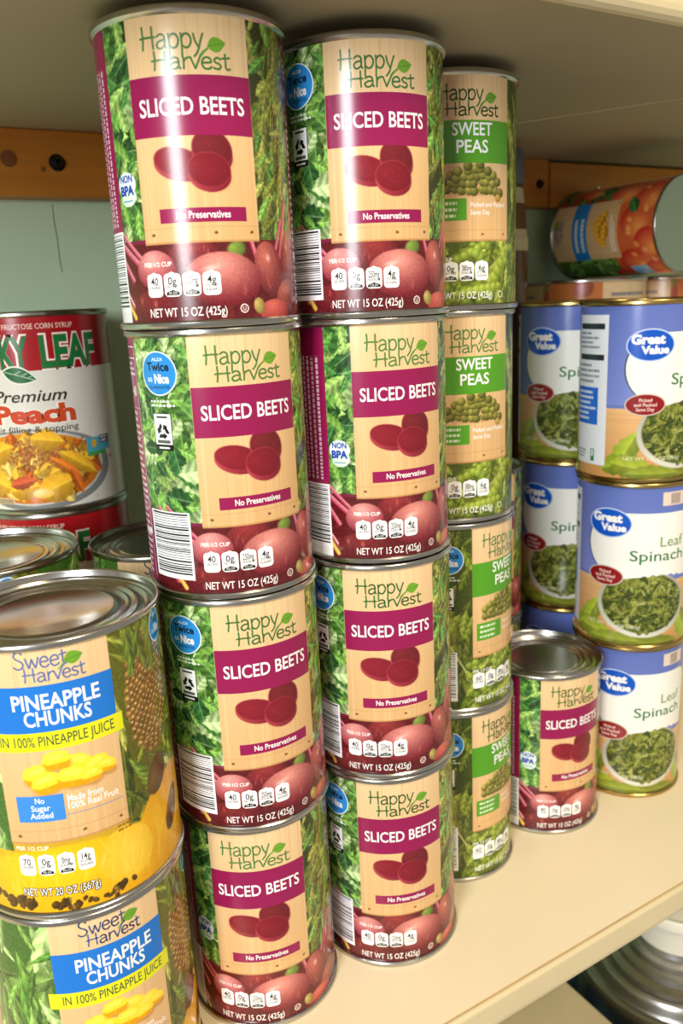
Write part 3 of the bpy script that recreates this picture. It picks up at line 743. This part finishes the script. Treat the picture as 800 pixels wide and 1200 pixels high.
def label_peach_filling():
    cv = Canvas(RP, HPN, .42); ov = Over(RP); Y = cv.Y; H = cv.H; rg = cv.rng
    cv.img[:] = (226, 220, 208)
    for c in (0, 180):
        X = lambda d: cv.X(c + d)
        # peach dish
        cv.blob(X(-4), Y(.80), 47, 24, 0, (150, 152, 150), (120, 122, 122), 0, .3, .02)
        cv.blob(X(-6), Y(.79), 43, 22, 0, (206, 206, 202), None, soft=.02)
        cv.blob(X(-6), Y(.79), 41.5, 21, 0, (232, 160, 44), (196, 104, 20), 0, .4, .03)
        for k in range(150):
            a, b = rg.uniform(-1, 1), rg.uniform(-1, 1)
            if a * a + b * b > .85: continue
            q = rg.random()
            cc = ((246, 190, 60), (240, 170, 40), (214, 104, 30), (250, 214, 110), (150, 84, 30))[int(q * 5)]
            cv.leaf(X(-6) + a * 40, Y(.79) + b * 18.5, rg.uniform(4, 9), rg.uniform(2, 5), rg.uniform(0, 180), cc, (252, 226, 150), .15, .05)
        for k in range(260):
            a, b = rg.normal(0, .42), rg.normal(.35, .25)
            cv.blob(X(4) + a * 34, Y(.76) + b * 16, rg.uniform(.7, 1.8), rg.uniform(.6, 1.3), rg.uniform(0, 180), (220, 160, 84), (122, 62, 22), a=.9)
        for (d, f, L, W, a) in ((-34, .70, 13, 8, 20), (8, .64, 10, 7, -10), (30, .78, 14, 5, -35), (12, .90, 13, 9, 20), (-40, .86, 14, 11, -20), (-14, .90, 10, 7, 10)):
            cv.leaf(X(d), Y(f), L, W, a, (248, 184, 48), (255, 214, 100), .2, .03)
        cv.leaf(X(-14), Y(.865), 9, 4, 12, (206, 92, 56), (236, 150, 90), .3, .05); cv.leaf(X(20), Y(.80), 12, 3.4, -38, (236, 128, 44), (250, 176, 80), .3, .03); cv.leaf(X(27), Y(.885), 9, 3.0, -70, (222, 108, 36), (246, 160, 70), .3, .03); cv.blob(X(0), Y(.93), 6, 3, 0, (255, 232, 170), (246, 190, 70))
        cv.grain(X(-80), X(80), 0, Y(.55), 6)
        ov.rect(X(-90), X(90), Y(.262), H, (168, 20, 30), 1)
        ov.text('NO HIGH FRUCTOSE CORN SYRUP', X(1), Y(.045), cv.X(74), 2.8, (240, 210, 196), 2, .01)
        for off, col, ly in ((.085, (246, 238, 226), 3), (.045, (150, 24, 30), 4), (.03, (26, 116, 58), 5)):
            ov.text('LUCKY', X(-24), Y(.245), cv.X(54), 16.5, col, ly, off); ov.text('LEAF', X(34), Y(.245), cv.X(46), 16.5, col, ly, off)
        ov.leaf_mark(X(-6), Y(.285), 10.5, 5.0, -16, (246, 240, 228), 6); ov.leaf_mark(X(-6), Y(.285), 9.5, 4.2, -16, (28, 104, 50), 7)
        ov.stroke([(X(-17), Y(.262)), (X(-6), Y(.285)), (X(5), Y(.312))], .5, (200, 220, 190), 8)
        for q in (-10, -5, 0): ov.stroke([(X(q), Y(.299 + .0022 * q)), (X(q + 5), Y(.284 + .0022 * q))], .35, (200, 220, 190), 8)
        ov.text('Premium', X(-1), Y(.425), cv.X(56), 6.4, (52, 44, 40), 2, .012, .32)
        for off, col, ly in ((.09, (246, 236, 220), 2), (.045, (206, 74, 40), 3)): ov.text('Peach', X(1), Y(.538), cv.X(62), 9.6, col, ly, off)
        ov.text('fruit filling & topping', X(-2), Y(.592), cv.X(70), 3.6, (66, 56, 48), 2, .008)
        ov.text('NON', X(55.5), Y(.668), cv.X(7), 1.5, WHITE, 4, .02); ov.text('GMO', X(55.5), Y(.688), cv.X(7), 1.5, WHITE, 4, .02)
        ov.rect(X(38), X(62), Y(.735), Y(.655), (80, 170, 190), 2); ov.rect(X(51), X(61), Y(.695), Y(.65), (44, 66, 110), 3); ov.rect(X(38), X(56), Y(.755), Y(.735), (60, 160, 80), 3)
        ov.disc(X(45), Y(.69), 1.8, 2.4, (222, 170, 40), 3)
        ov.rect(X(-46), X(-24), Y(.985), Y(.95), (222, 196, 150), 2)
        for k in range(12): ov.rect(X(-45 + k * 1.7), X(-44.2 + k * 1.7), Y(.983), Y(.955), (70, 50, 40), 3)
    return build_label('peach_filling_label', cv, ov, .00315)

def label_peaches():
    cv = Canvas(RB, HB, .5); ov = Over(RB); Y = cv.Y; H = cv.H; rg = cv.rng
    cv.img[:] = (196, 84, 40)
    for c in (0, 180):
        X = lambda d: cv.X(c + d)
        cv.foliage(X(-90), X(-36), Y(.6), H, 26, (8, 14), [(116, 164, 62), (146, 190, 88), (80, 130, 50)], (70, 110, 40), wr=(.3, .5))
        cv.foliage(X(36), X(90), Y(.6), H, 12, (8, 14), [(60, 110, 46), (80, 130, 50)], (150, 60, 30), wr=(.3, .5))
        cv.rect(X(-90), X(90), 0, Y(.62), (206, 96, 50))
        for (d, f, r) in ((-50, .78, 15), (8, .84, 14), (52, .66, 15), (66, .30, 13), (-20, .95, 12), (40, .93, 14), (-78, .6, 12), (-64, .95, 12)):
            cv.blob(X(d), Y(f), r, r, 0, (246, 160, 80), (190, 44, 34), -.4, -.3, .04)
        cv.leaf(X(28), Y(.80), 9, 5, 30, (50, 110, 50)); cv.leaf(X(60), Y(.45), 11, 5, 70, (44, 100, 46))
        for k in range(14): cv.blob(X(rg.uniform(-60, 60)), rg.uniform(3, Y(.76)), 3, 2, rg.uniform(0, 90), (250, 190, 110), (232, 130, 50), a=.8)
        wood_panel(cv, c, 38, Y(.68), H)
        for (d, f, a) in ((-10, .50, 40), (4, .47, 10), (14, .52, -30), (-2, .55, -10)):
            cv.leaf(X(d), Y(f), 9, 4.4, a, (240, 166, 40), (250, 210, 110), .3)
        hh_logo(ov, X(0), cv, (92, 110, 164), 'Sweet')
        ov.rect(X(-38), X(38), Y(.36), Y(.20), (30, 132, 204), 1)
        bars_of_text(ov, X(-26), X(26), Y(.345), Y(.215), 2, (226, 238, 246), 2, 41, .95)
        bars_of_text(ov, X(-28), X(24), Y(.65), Y(.60), 2, (246, 240, 230), 1, 42, .9)
        # pale blue sticker and dark-on-pale code near the foot
        ov.rect(X(-78), X(-54), Y(.86), Y(.70), (134, 190, 226), 1); bars_of_text(ov, X(-76), X(-56), Y(.85), Y(.71), 5, (70, 120, 170), 2, 43)
        barcode(ov, X(-106), X(-82), Y(.98), Y(.66), 44)
    return build_label('peach_label', cv, ov, .0030)

RJ, HJ = 51.2, 110.6
def label_mixed_fruit():
    cv = Canvas(RJ, HJ, .8); ov = Over(RJ); Y = cv.Y; H = cv.H; rg = cv.rng
    cv.img[:] = (206, 120, 60)
    for c in (-120, 0, 120):
        X = lambda d: cv.X(c + d)
        for k in range(60):
            cv.blob(X(rg.uniform(-60, 60)), rg.uniform(0, H), rg.uniform(5, 11), rg.uniform(4, 9), rg.uniform(0, 180),
                    ((226, 130, 40), (150, 176, 70), (220, 110, 110), (236, 180, 90), (190, 60, 60))[rg.integers(5)], (150, 70, 40), -.3, .4)
        wood_panel(cv, c, 32, Y(.76), H)
        cv.blob(X(0), Y(.55), 18, 12, 0, (226, 150, 80), (190, 80, 60))
        ov.rect(X(-32), X(32), Y(.40), Y(.22), (196, 70, 80), 1)
        bars_of_text(ov, X(-24), X(24), Y(.37), Y(.25), 2, WHITE, 2, 51, .95)
        bars_of_text(ov, X(-24), X(20), Y(.155), Y(.05), 2, (110, 110, 130), 1, 52, .95)
    return build_label('fruit_label', cv, ov, .0033)

# ------------------------------------------------------------------ tins
def lid_profile(r, h, rings):
    P = [(r - .0016, h - .0036), (r - .0005, h - .0029), (r, h - .0023), (r, h - .0008), (r - .0003, h - .0003), (r - .0007, h), (r - .0011, h - .0003), (r - .0013, h - .001),
         (r - .0016, h - .0042), (r - .0023, h - .0050), (r - .0034, h - .0049), (r - .0043, h - .0040)]
    for q, dz, wd in rings:
        rr = r * q
        P += [(rr + wd, h - .0040), (rr + wd * .5, h - .0040 + dz * .7), (rr, h - .0040 + dz), (rr - wd * .5, h - .0040 + dz * .7), (rr - wd, h - .0040)]
    P += [(r * .12, h - .0040), (0, h - .0040)]
    return P

def body_profile(R, r, h):
    return [(0, .0032), (r - .0030, .0032), (r - .0019, .0030), (r - .0014, .0006), (r - .0008, 0), (r - .0003, .0003), (r, .0008), (r, .0022), (r - .0005, .0028),
            (R - .0004, .0031), (R - .0002, .0036), (R - .0002, h - .0036), (R - .0004, h - .0031), (r - .0016, h - .0034)]

RINGS = [(.80, -.0011, .0012), (.70, .0009, .0012), (.60, -.0008, .0010)]
RINGS_BIG = [(.86, -.0012, .0014), (.77, .0012, .0014), (.68, -.0010, .0013), (.58, .0005, .0010)]

def make_tin(name, R, r, h, label_me, metal, rings):
    root = empty(name, (0, 0, 0))
    V, F = lathe(body_profile(R, r, h)); mesh_obj('body', V, F, metal, root)
    V, F = lathe(lid_profile(r, h, rings)); lid = mesh_obj('lid', V, [f[::-1] for f in F][::1], metal, root)
    lb = bpy.data.objects.new('label', label_me); COL.objects.link(lb); lb.parent = root
    for o in (root.children): o.data.update()
    return root

HS, HT, HJC = .112, .1153, .1172
P_BEET = make_tin('beet_tin', .0366, .0381, HS, label_beets(), M_TIN, RINGS)
P_PEA = make_tin('pea_tin', .0366, .0381, HS, label_peas(), M_TIN, RINGS)
P_SPIN = make_tin('spinach_tin', .0366, .0381, HS, label_spinach(), M_GOLD, RINGS)
P_PINE = make_tin('pineapple_tin', .0423, .0437, HT, label_pineapple(), M_TIN, RINGS_BIG)
P_LEAF = make_tin('peach_filling_tin', .0423, .0437, HT, label_peach_filling(), M_TINDARK, RINGS_BIG)
P_PEACH = make_tin('fruit_tin', .0366, .0381, HS, label_peaches(), M_TINDARK, RINGS)
P_FRUIT = make_tin('mixed_fruit_tin', .0510, .0525, HJC, label_mixed_fruit(), M_TIN, RINGS_BIG)

_used = set()
def put(proto, x, y, z, rot, label, group, cat='tin'):
    """rot: degrees the label's front is turned to the viewer's right from facing the camera"""
    o = proto if proto.name not in _used else copy_tree(proto)
    _used.add(proto.name)
    o.location = (x, y, z)
    face = math.atan2(-y, -x) - (-PI / 2)          # turn that makes the front (-Y) face the camera's foot point
    o.rotation_euler = (0, 0, face + R_(rot))
    return tag(o, label, cat, group)

Z0 = -.3439
G1 = 'sliced beets tins in the front stacks'
# front left stack of beets, bottom to top
for i, (x, y, r, lb) in enumerate((
    (-.0524, .3640, -.4, 'sliced beets tin at the very bottom of the stack nearest the pineapple tins'),
    (-.0513, .3617, 197.3, 'sliced beets tin second from the bottom in the stack nearest the pineapple tins'),
    (-.0518, .3623, 198.2, 'sliced beets tin with blue round badge directly under the top left tin'),
    (-.0522, .3606, -1.8, 'big foremost sliced beets tin on top of the left stack with a bright streak'))):
    put(P_BEET, x, y, Z0 + i * HS, r, lb, G1)
for i, (x, y, r, lb) in enumerate((
    (.0160, .3985, 192.7, 'sliced beets tin standing on the shelf at the foot of the middle stack'),
    (.0159, .3989, 189.7, 'sliced beets tin second from the bottom in the middle stack'),
    (.0157, .4002, 23.8, 'sliced beets tin third from the bottom in the middle stack, maroon strip at left'),
    (.0164, .3991, 193, 'sliced beets tin on top of the middle stack, beside the topmost peas tin'))):
    put(P_BEET, x, y, Z0 + i * HS, r, lb, G1)
for i, (x, y, r, lb) in enumerate((
    (.0608, .4606, 235, 'sweet peas tin standing on the shelf at the foot of the peas stack'),
    (.0607, .4608, 236.6, 'sweet peas tin second from the bottom with its label turned right'),
    (.0607, .4620, 24, 'sweet peas tin directly under the topmost peas tin'),
    (.0621, .4617, 20.9, 'sweet peas tin on top of the peas stack under the board'))):
    put(P_PEA, x, y, Z0 + i * HS, r, lb, 'sweet peas tins in one stack')
put(P_BEET, .1279, .5013, Z0, 34.6, 'lone unstacked sliced beets tin on the shelf with its grey lid showing', G1)
for i, (r, lb) in enumerate(((200, 'sliced beets tin on the shelf hidden behind the peas stack'), (20, 'half hidden sliced beets tin in the gap between peas stack and rear spinach tins'))):
    put(P_BEET, .094, .585, Z0 + i * HS, r, lb, 'sliced beets tins behind the peas')
for i, (x, y, r, lb) in enumerate((
    (.1969, .5365, -12, 'leaf spinach tin standing on the shelf right of the lone beets tin'),
    (.1962, .5340, -23, 'leaf spinach tin in the middle of the front spinach stack'),
    (.1955, .5350, 11, 'leaf spinach tin on top of the front spinach stack, white text strip showing'))):
    put(P_SPIN, x, y, Z0 + i * HS, r, lb, 'spinach tins')
for i, (r, lb) in enumerate(((-33, 'spinach tin at the foot of the rear stack behind the lone beets tin'),
                             (-38, 'spinach tin in the middle of the rear stack, shaded'),
                             (-32, 'spinach tin on top of the rear stack beside the topmost peas tins'))):
    put(P_SPIN, .1722, .6095, Z0 + i * HS, r, lb, 'spinach tins')
for i, (x, y, r, lb) in enumerate(((-.1216, .3137, 7, 'lower pineapple chunks tin in the front left corner, cut off below'),
                                   (-.1208, .3139, -5.5, 'upper pineapple chunks tin in the front left corner with its lid showing'))):
    put(P_PINE, x, y, Z0 + i * HT, r, lb, 'pineapple tins')
for i, (r, lb) in enumerate(((60, 'pineapple tin on the shelf under the left edge lid'), (-62, 'pineapple tin cut by the left edge, silver lid between peach filling and front pineapple'))):
    put(P_PINE, -.179, .395, Z0 + i * HT, r, lb, 'pineapple tins')
for i, (r, lb) in enumerate(((30, 'peach filling tin at the foot of the stack by the green wall'), (-35, 'peach filling tin under the topmost one, only its red band showing'),
                             (-9, 'large red and white peach filling tin on top by the green wall'))):
    put(P_LEAF, -.181, .5075, Z0 + i * HT, r, lb, 'peach filling tins')
for i, (r, lb) in enumerate(((10, 'fruit tin on the shelf below the one tucked behind the left beets stack'), (0, 'fruit tin tucked behind the left beets stack with dark ringed lid'))):
    put(P_PEACH, -.100, .430, Z0 + i * HS, r, lb, 'narrow fruit tins')
names = ('foot', 'middle', 'top')
for k, (x, y) in enumerate(((.219, .738), (.311, .792))):
    for i in range(3):
        put(P_FRUIT, x, y, Z0 + i * HJC, (-25, 20)[k] + 37 * i,
            'wide mixed fruit tin at the %s of the %s stack against the back wall' % (names[i], ('rear left', 'rear right')[k]), 'wide fruit tins behind the spinach')

# the tin lying on the rear stacks, its foot turned to the front
U = Vector((math.cos(R_(30.4)), math.sin(R_(30.4)), 0)); N = Vector((-math.sin(R_(30.4)), math.cos(R_(30.4)), 0))
lie = copy_tree(P_PEACH); lie.name = 'fruit_tin'
zl = Z0 + 3 * HJC + .0382
back = Vector((.2817, .6789, 0)) + N * .1115
lie.location = (back.x - N.x * .112, back.y - N.y * .112, zl)
# local +z (lid) points along +N (to the wall); the label front is rolled toward the camera and a little up
zx = N; fr = Vector((-N.y, N.x, 0)); fr = -U * 1.0
roll = R_(0)
front = (-U * math.cos(roll) + Vector((0, 0, 1)) * math.sin(roll)).normalized()   # where local -Y goes
ly = -front; lx = ly.cross(zx)
lie.rotation_euler = Matrix((lx, ly, zx)).transposed().to_euler()
tag(lie, 'fruit tin lying on its side on the rear stacks, grey end showing', 'tin', 'narrow fruit tins')

# ------------------------------------------------------------------ cupboard: shelves, wall, rails
def P3(s, n, z): return U * s + N * n + Vector((0, 0, z))
def slab(name, s0, s1, n0, n1, z0, z1, mats, round_front=.006, seam=True, parent=None):
    """board along the shelf direction with a softly rounded front edge"""
    prof = []
    r = round_front
    prof.append((n1, z1))
    if seam: prof += [(n0 + .0035, z1), (n0 + .0032, z1 - .0004), (n0 + .0026, z1 - .0004), (n0 + .0023, z1)]
    for k in range(5): a = 90 + k * 22.5; prof.append((n0 + r * .35 + r * .35 * math.cos(R_(a)), z1 - r * .35 + r * .35 * math.sin(R_(a))))
    for k in range(5): a = 180 + k * 22.5; prof.append((n0 + r + r * math.cos(R_(a)), z0 + r + r * math.sin(R_(a))))
    prof.append((n1, z0))
    V = []; F = []; m = len(prof); mi = []
    cuts = [s0, s1]
    for s in cuts: V += [P3(s, n, z) for n, z in prof]
    for i in range(m):
        j = (i + 1) % m; F.append((i, j, m + j, m + i))
        mi.append(2 if seam and 1 <= i <= 3 else (1 if i >= (4 if seam else 1) and i < m - 2 else (3 if i == m - 2 else 0)))
    F.append(tuple(range(m))[::-1]); F.append(tuple(range(m, 2 * m))); mi += [0, 0]
    o = mesh_obj(name, V, F, mats, parent, False)
    for p, k in zip(o.data.polygons, mi): p.material_index = min(k, len(mats) - 1)
    import bmesh
    bm = bmesh.new(); bm.from_mesh(o.data); bmesh.ops.recalc_face_normals(bm, faces=bm.faces); bm.to_mesh(o.data); bm.free()
    return o

ZC = .1095
sh = slab('shelf', -.75, .7995, .258, .572, Z0 - .0200, Z0, [M_SHELF, M_EDGE, M_SEAM, M_SHELF])
tag(sh, 'cream shelf board that carries all the tins', 'shelf')
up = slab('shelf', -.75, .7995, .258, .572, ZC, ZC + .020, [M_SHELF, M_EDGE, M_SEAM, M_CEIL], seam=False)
tag(up, 'upper shelf board overhead with grey underside', 'shelf')
lo = slab('shelf', -.75, .7995, .258, .572, -.85, -.83, [M_SHELF, M_EDGE, M_SEAM, M_SHELF], seam=False)
tag(lo, 'lower shelf board under the carton and steel canister', 'shelf')

def box(name, s0, s1, n0, n1, z0, z1, mat, parent=None, bev=.001, extra=None):
    import bmesh
    bm = bmesh.new()
    c = [bm.verts.new(P3(s, n, z)) for z in (z0, z1) for s, n in ((s0, n0), (s1, n0), (s1, n1), (s0, n1))]
    for f in ((3, 2, 1, 0), (4, 5, 6, 7), (0, 1, 5, 4), (1, 2, 6, 5), (2, 3, 7, 6), (3, 0, 4, 7)): bm.faces.new([c[i] for i in f])
    if bev: bmesh.ops.bevel(bm, geom=list(bm.edges), offset=bev, segments=2, affect='EDGES', profile=.6)
    me = bpy.data.meshes.new(name); bm.to_mesh(me); bm.free()
    me.materials.append(mat)
    o = bpy.data.objects.new(name, me); COL.objects.link(o)
    if parent: o.parent = parent
    return o

# wall: boards with a hairline crack let into the front face
wv = []; wf = []; wm = []
crack = [(.1308, .068), (.1305, .058), (.1313, .047), (.1311, .036), (.1318, .026)]
def q(pts, m):
    i = len(wv); wv.extend([P3(*p) for p in pts]); wf.append(tuple(range(i, i + len(pts)))); wm.append(m)
WN = .574
s0, s1, z0, z1 = -.8, .815, -.95, .35
q([(s0, WN, z0), (s1, WN, z0), (s1, WN, z1), (s0, WN, z1)], 0)
q([(s0, WN + .012, z0), (s0, WN + .012, z1), (s1, WN + .012, z1), (s1, WN + .012, z0)], 0)
q([(s0, WN, z0), (s0, WN, z1), (s0, WN + .012, z1), (s0, WN + .012, z0)], 0); q([(s1, WN, z0), (s1, WN + .012, z0), (s1, WN + .012, z1), (s1, WN, z1)], 0)
q([(s0, WN, z1), (s1, WN, z1), (s1, WN + .012, z1), (s0, WN + .012, z1)], 0); q([(s0, WN, z0), (s0, WN + .012, z0), (s1, WN + .012, z0), (s1, WN, z0)], 0)
for (sa, za), (sb, zb) in zip(crack, crack[1:]):
    q([(sa - .0002, WN - .0003, za), (sb - .0002, WN - .0003, zb), (sb + .0002, WN - .0003, zb), (sa + .0002, WN - .0003, za)], 1)
w = mesh_obj('wall_back', wv, wf, [M_WALL, M_CRACK], None, False)
for p, k in zip(w.data.polygons, wm): p.material_index = k
tag(w, None, None, None, 'structure')

def lathe_on(name, profile, centre, axis, mat, parent=None, seg=40, inv=None):
    V, F = lathe(profile, seg)
    z = axis.normalized(); x = z.cross(Vector((0, 0, 1)) if abs(z.z) < .9 else Vector((1, 0, 0))).normalized(); y = z.cross(x)
    V = [centre + x * a + y * b + z * c for a, b, c in V]
    return mesh_obj(name, V, F, mat, parent)

def rail(s0, s1, n0, z0, z1, lab, parts):
    root = empty('wooden_rail', P3(s0, n0, z0)); mw = Matrix.Translation(root.location)
    bd = box('board', s0, s1, n0, .574, z0, z1, M_PINE, root, .0012); bd.matrix_parent_inverse = mw.inverted()
    # grain runs along the board: the material reads object space, so turn the mesh into a frame along U
    fr = Matrix((U, N, Vector((0, 0, 1)))).transposed().to_4x4()
    bd.data.transform(fr.inverted()); bd.matrix_parent_inverse = mw.inverted() @ fr
    for kind, s, z, r in parts:
        if kind == 'knot':
            k = lathe_on('knot', [(0, -.0012), (r, -.0012), (r * .96, .0003), (r * .5, .0005), (0, .0004)], P3(s, n0, z), -N, M_KNOT, root)
        elif kind == 'bolt':
            k = lathe_on('bolt_head', [(r * 1.25, -.001), (r * 1.25, .0005), (r * 1.1, .0012), (r * .85, .0013), (r * .8, .003), (r * .55, .0044), (r * .3, .0044), (r * .26, .003), (0, .003)], P3(s, n0, z), -N, M_BOLT, root)
        else:
            k = lathe_on('screw', [(r, -.001), (r, .0008), (r * .7, .0018), (r * .25, .0020), (r * .2, .0012), (0, .0012)], P3(s, n0, z), -N, M_SCREW, root)
        k.matrix_parent_inverse = mw.inverted()
    return tag(root, lab, 'rail')
rail(-.7, .549, .556, .0705, .1093, 'orange pine rail on the green wall under the board, with black bolt', [('bolt', .1327, .0905, .0040), ('knot', .1045, .0918, .0050), ('knot', .124, .0865, .0016), ('bolt', .538, .089, .003)])
rail(.5505, .799, .5555, .0700, .1075, 'dim pine rail in the far corner above the lying tin', [('screw', .6085, .0885, .0022), ('bolt', .74, .089, .003)])

wr = box('wall_right_unseen', .80, .815, .258, .5735, -.95, .35, M_WALL, None, 0)  # unseen end wall, added to block light and darken the right-hand corner
tag(wr, None, None, None, 'structure')

# ------------------------------------------------------------------ bottle behind the peas
bt = empty('sauce_bottle', (.1265, .664, Z0))
V, F = lathe([(0, .0), (.022, 0), (.0250, .003), (.0255, .008), (.0255, .372), (.0250, .384), (.0240, .400), (.0215, .420), (.0195, .428), (0, .428)], 56); mesh_obj('bottle_body', V, F, M_BOTTLE, bt)
V, F = lathe([(.0256, .374), (.0260, .3745), (.0260, .3835), (.0253, .3838), (.0250, .3865), (.0247, .3890), (.0220, .4190), (.0217, .4195)], 56); mesh_obj('bottle_label', V, F, M_BLABEL, bt)
V, F = lathe([(.0205, .4215), (.0222, .4222), (.0226, .4250), (.0224, .4440), (.0212, .4475), (.0150, .4485), (0, .4485)], 56); mesh_obj('bottle_cap', V, F, M_CAPBLUE, bt)
tag(bt, 'tall sauce bottle with grey blue cap rising behind the peas stack', 'bottle')

# ------------------------------------------------------------------ things on the lower shelf
tr = empty('dark_gap_tray', P3(.60, .43, -.83))  # made-up tray; its navy fills the dark gap between carton and canister
def in_tray(o): o.matrix_parent_inverse = Matrix.Translation(tr.location).inverted(); return o
in_tray(box('tray_base', .480, .79, .285, .560, -.8298, -.824, M_NAVY, tr, .0015))
for a in ((.480, .486, .285, .560), (.784, .79, .285, .560), (.487, .783, .285, .291), (.487, .783, .554, .560)):
    in_tray(box('tray_wall', a[0], a[1], a[2], a[3], -.8238, -.775, M_NAVY, tr, .0012))
tag(tr, 'made-up navy tray filling the dark gap under the steel canister', 'tray')
cx_, cy_ = .304, .668
cn = empty('steel_canister', (cx_, cy_, -.8239))
V, F = lathe([(r_ * .87, z_) for r_, z_ in [(0, 0), (.098, 0), (.101, .003), (.102, .010), (.102, .172), (.1035, .174), (.1035, .178), (.100, .180), (0, .180)]], 96); mesh_obj('canister_body', V, F, M_STEEL, cn)
V, F = lathe([(r_ * .87, z_) for r_, z_ in [(.1045, .1785), (.1065, .180), (.1070, .184), (.1055, .1875), (.102, .188), (.099, .184), (.093, .184), (.0905, .187), (.089, .192), (.086, .1955), (.082, .196), (.079, .192), (.076, .1915),
              (.074, .197), (.066, .200), (.064, .2045), (.056, .2065), (.054, .2115), (.044, .213), (.042, .217), (0, .217)]], 96); mesh_obj('canister_lid', V, F, M_STEEL, cn)
tag(cn, 'steel canister with stepped round lid below the shelf edge', 'canister')
cp = empty('plastic_tub', (cx_, cy_, -.8239 + .2172))
V, F = lathe([(0, 0), (.036, 0), (.038, .002), (.0395, .030), (.0400, .032), (0, .032)], 64); mesh_obj('tub', V, F, M_WHITE, cp)
V, F = lathe([(.0408, .0295), (.0425, .0300), (.0428, .0385), (.0415, .0405), (.038, .0400), (.037, .0392), (0, .0392)], 64); mesh_obj('tub_lid', V, F, M_WHITE, cp)
tag(cp, 'white plastic tub standing on the steel canister lid', 'tub')
ct = empty('cardboard_carton', P3(.3, .42, -.83))
def in_ct(o): o.matrix_parent_inverse = Matrix.Translation(ct.location).inverted(); return o
in_ct(box('carton_body', .12, .474, .285, .560, -.83, -.6245, M_CARTON, ct, .0012))
in_ct(box('carton_lid', .12, .4755, .284, .561, -.6243, -.6196, M_CARTON, ct, .0010))
tag(ct, 'plain grey tan carton under the shelf edge on the lower shelf', 'carton')

# crease in the board overhead: a shallow strip let into the underside
cr = [P3(.405, .459, ZC), P3(.4065, .459, ZC), P3(.4685, .349, ZC), P3(.467, .349, ZC)]
V = [p + Vector((0, 0, -.0003)) for p in cr] + [p + Vector((0, 0, .0005)) for p in cr]
mesh_obj('crease', V, [(0, 1, 2, 3), (7, 6, 5, 4), (0, 4, 5, 1), (1, 5, 6, 2), (2, 6, 7, 3), (3, 7, 4, 0)], M_GROOVE, up, False)

# ------------------------------------------------------------------ light: a window to the left behind the viewer, a warm lamp to the right, the room's glow
def area(name, loc, target, sx, sy, power, col):
    l = bpy.data.lights.new(name, 'AREA'); l.shape = 'RECTANGLE'; l.size = sx; l.size_y = sy; l.energy = power; l.color = col
    o = bpy.data.objects.new(name, l); COL.objects.link(o); o.location = loc
    o.rotation_euler = (Vector(target) - Vector(loc)).to_track_quat('-Z', 'Y').to_euler()
    return o
area('window_light', (-.50, -.96, .33), (0, .4, -.05), .34, .62, 22, (.93, .97, 1.0))
area('ceiling_lamp', (.75, -.75, 1.25), (.15, .4, -.3), .45, .45, 25, (1.0, .83, .58))
wd = bpy.data.worlds.new('room_glow'); sc.world = wd; wd.use_nodes = True
bg = wd.node_tree.nodes['Background']; bg.inputs['Color'].default_value = (1.0, .93, .80, 1); bg.inputs['Strength'].default_value = .37

# ------------------------------------------------------------------ camera
cam = bpy.data.cameras.new('camera'); co = bpy.data.objects.new('camera', cam); COL.objects.link(co); sc.camera = co
rt = Vector((.998885, -.011592, -.045774)); upv = Vector((.047219, .245221, .968317)); fw = Vector((0, .969398, -.245495))
co.matrix_world = Matrix((rt, upv, -fw)).transposed().to_4x4()
cam.sensor_fit = 'VERTICAL'; cam.sensor_height = 36; cam.lens = 959.75 / 1200 * 36
cam.shift_x = -1.56 / 1200; cam.shift_y = -5.15 / 1200
cam.clip_start = .01
cam.dof.use_dof = True; cam.dof.focus_distance = .36; cam.dof.aperture_fstop = cam.lens / 2.3

vs = sc.view_settings; vs.view_transform = 'Standard'; vs.look = 'None'; vs.gamma = 1; vs.use_curve_mapping = False; vs.exposure = 0.0
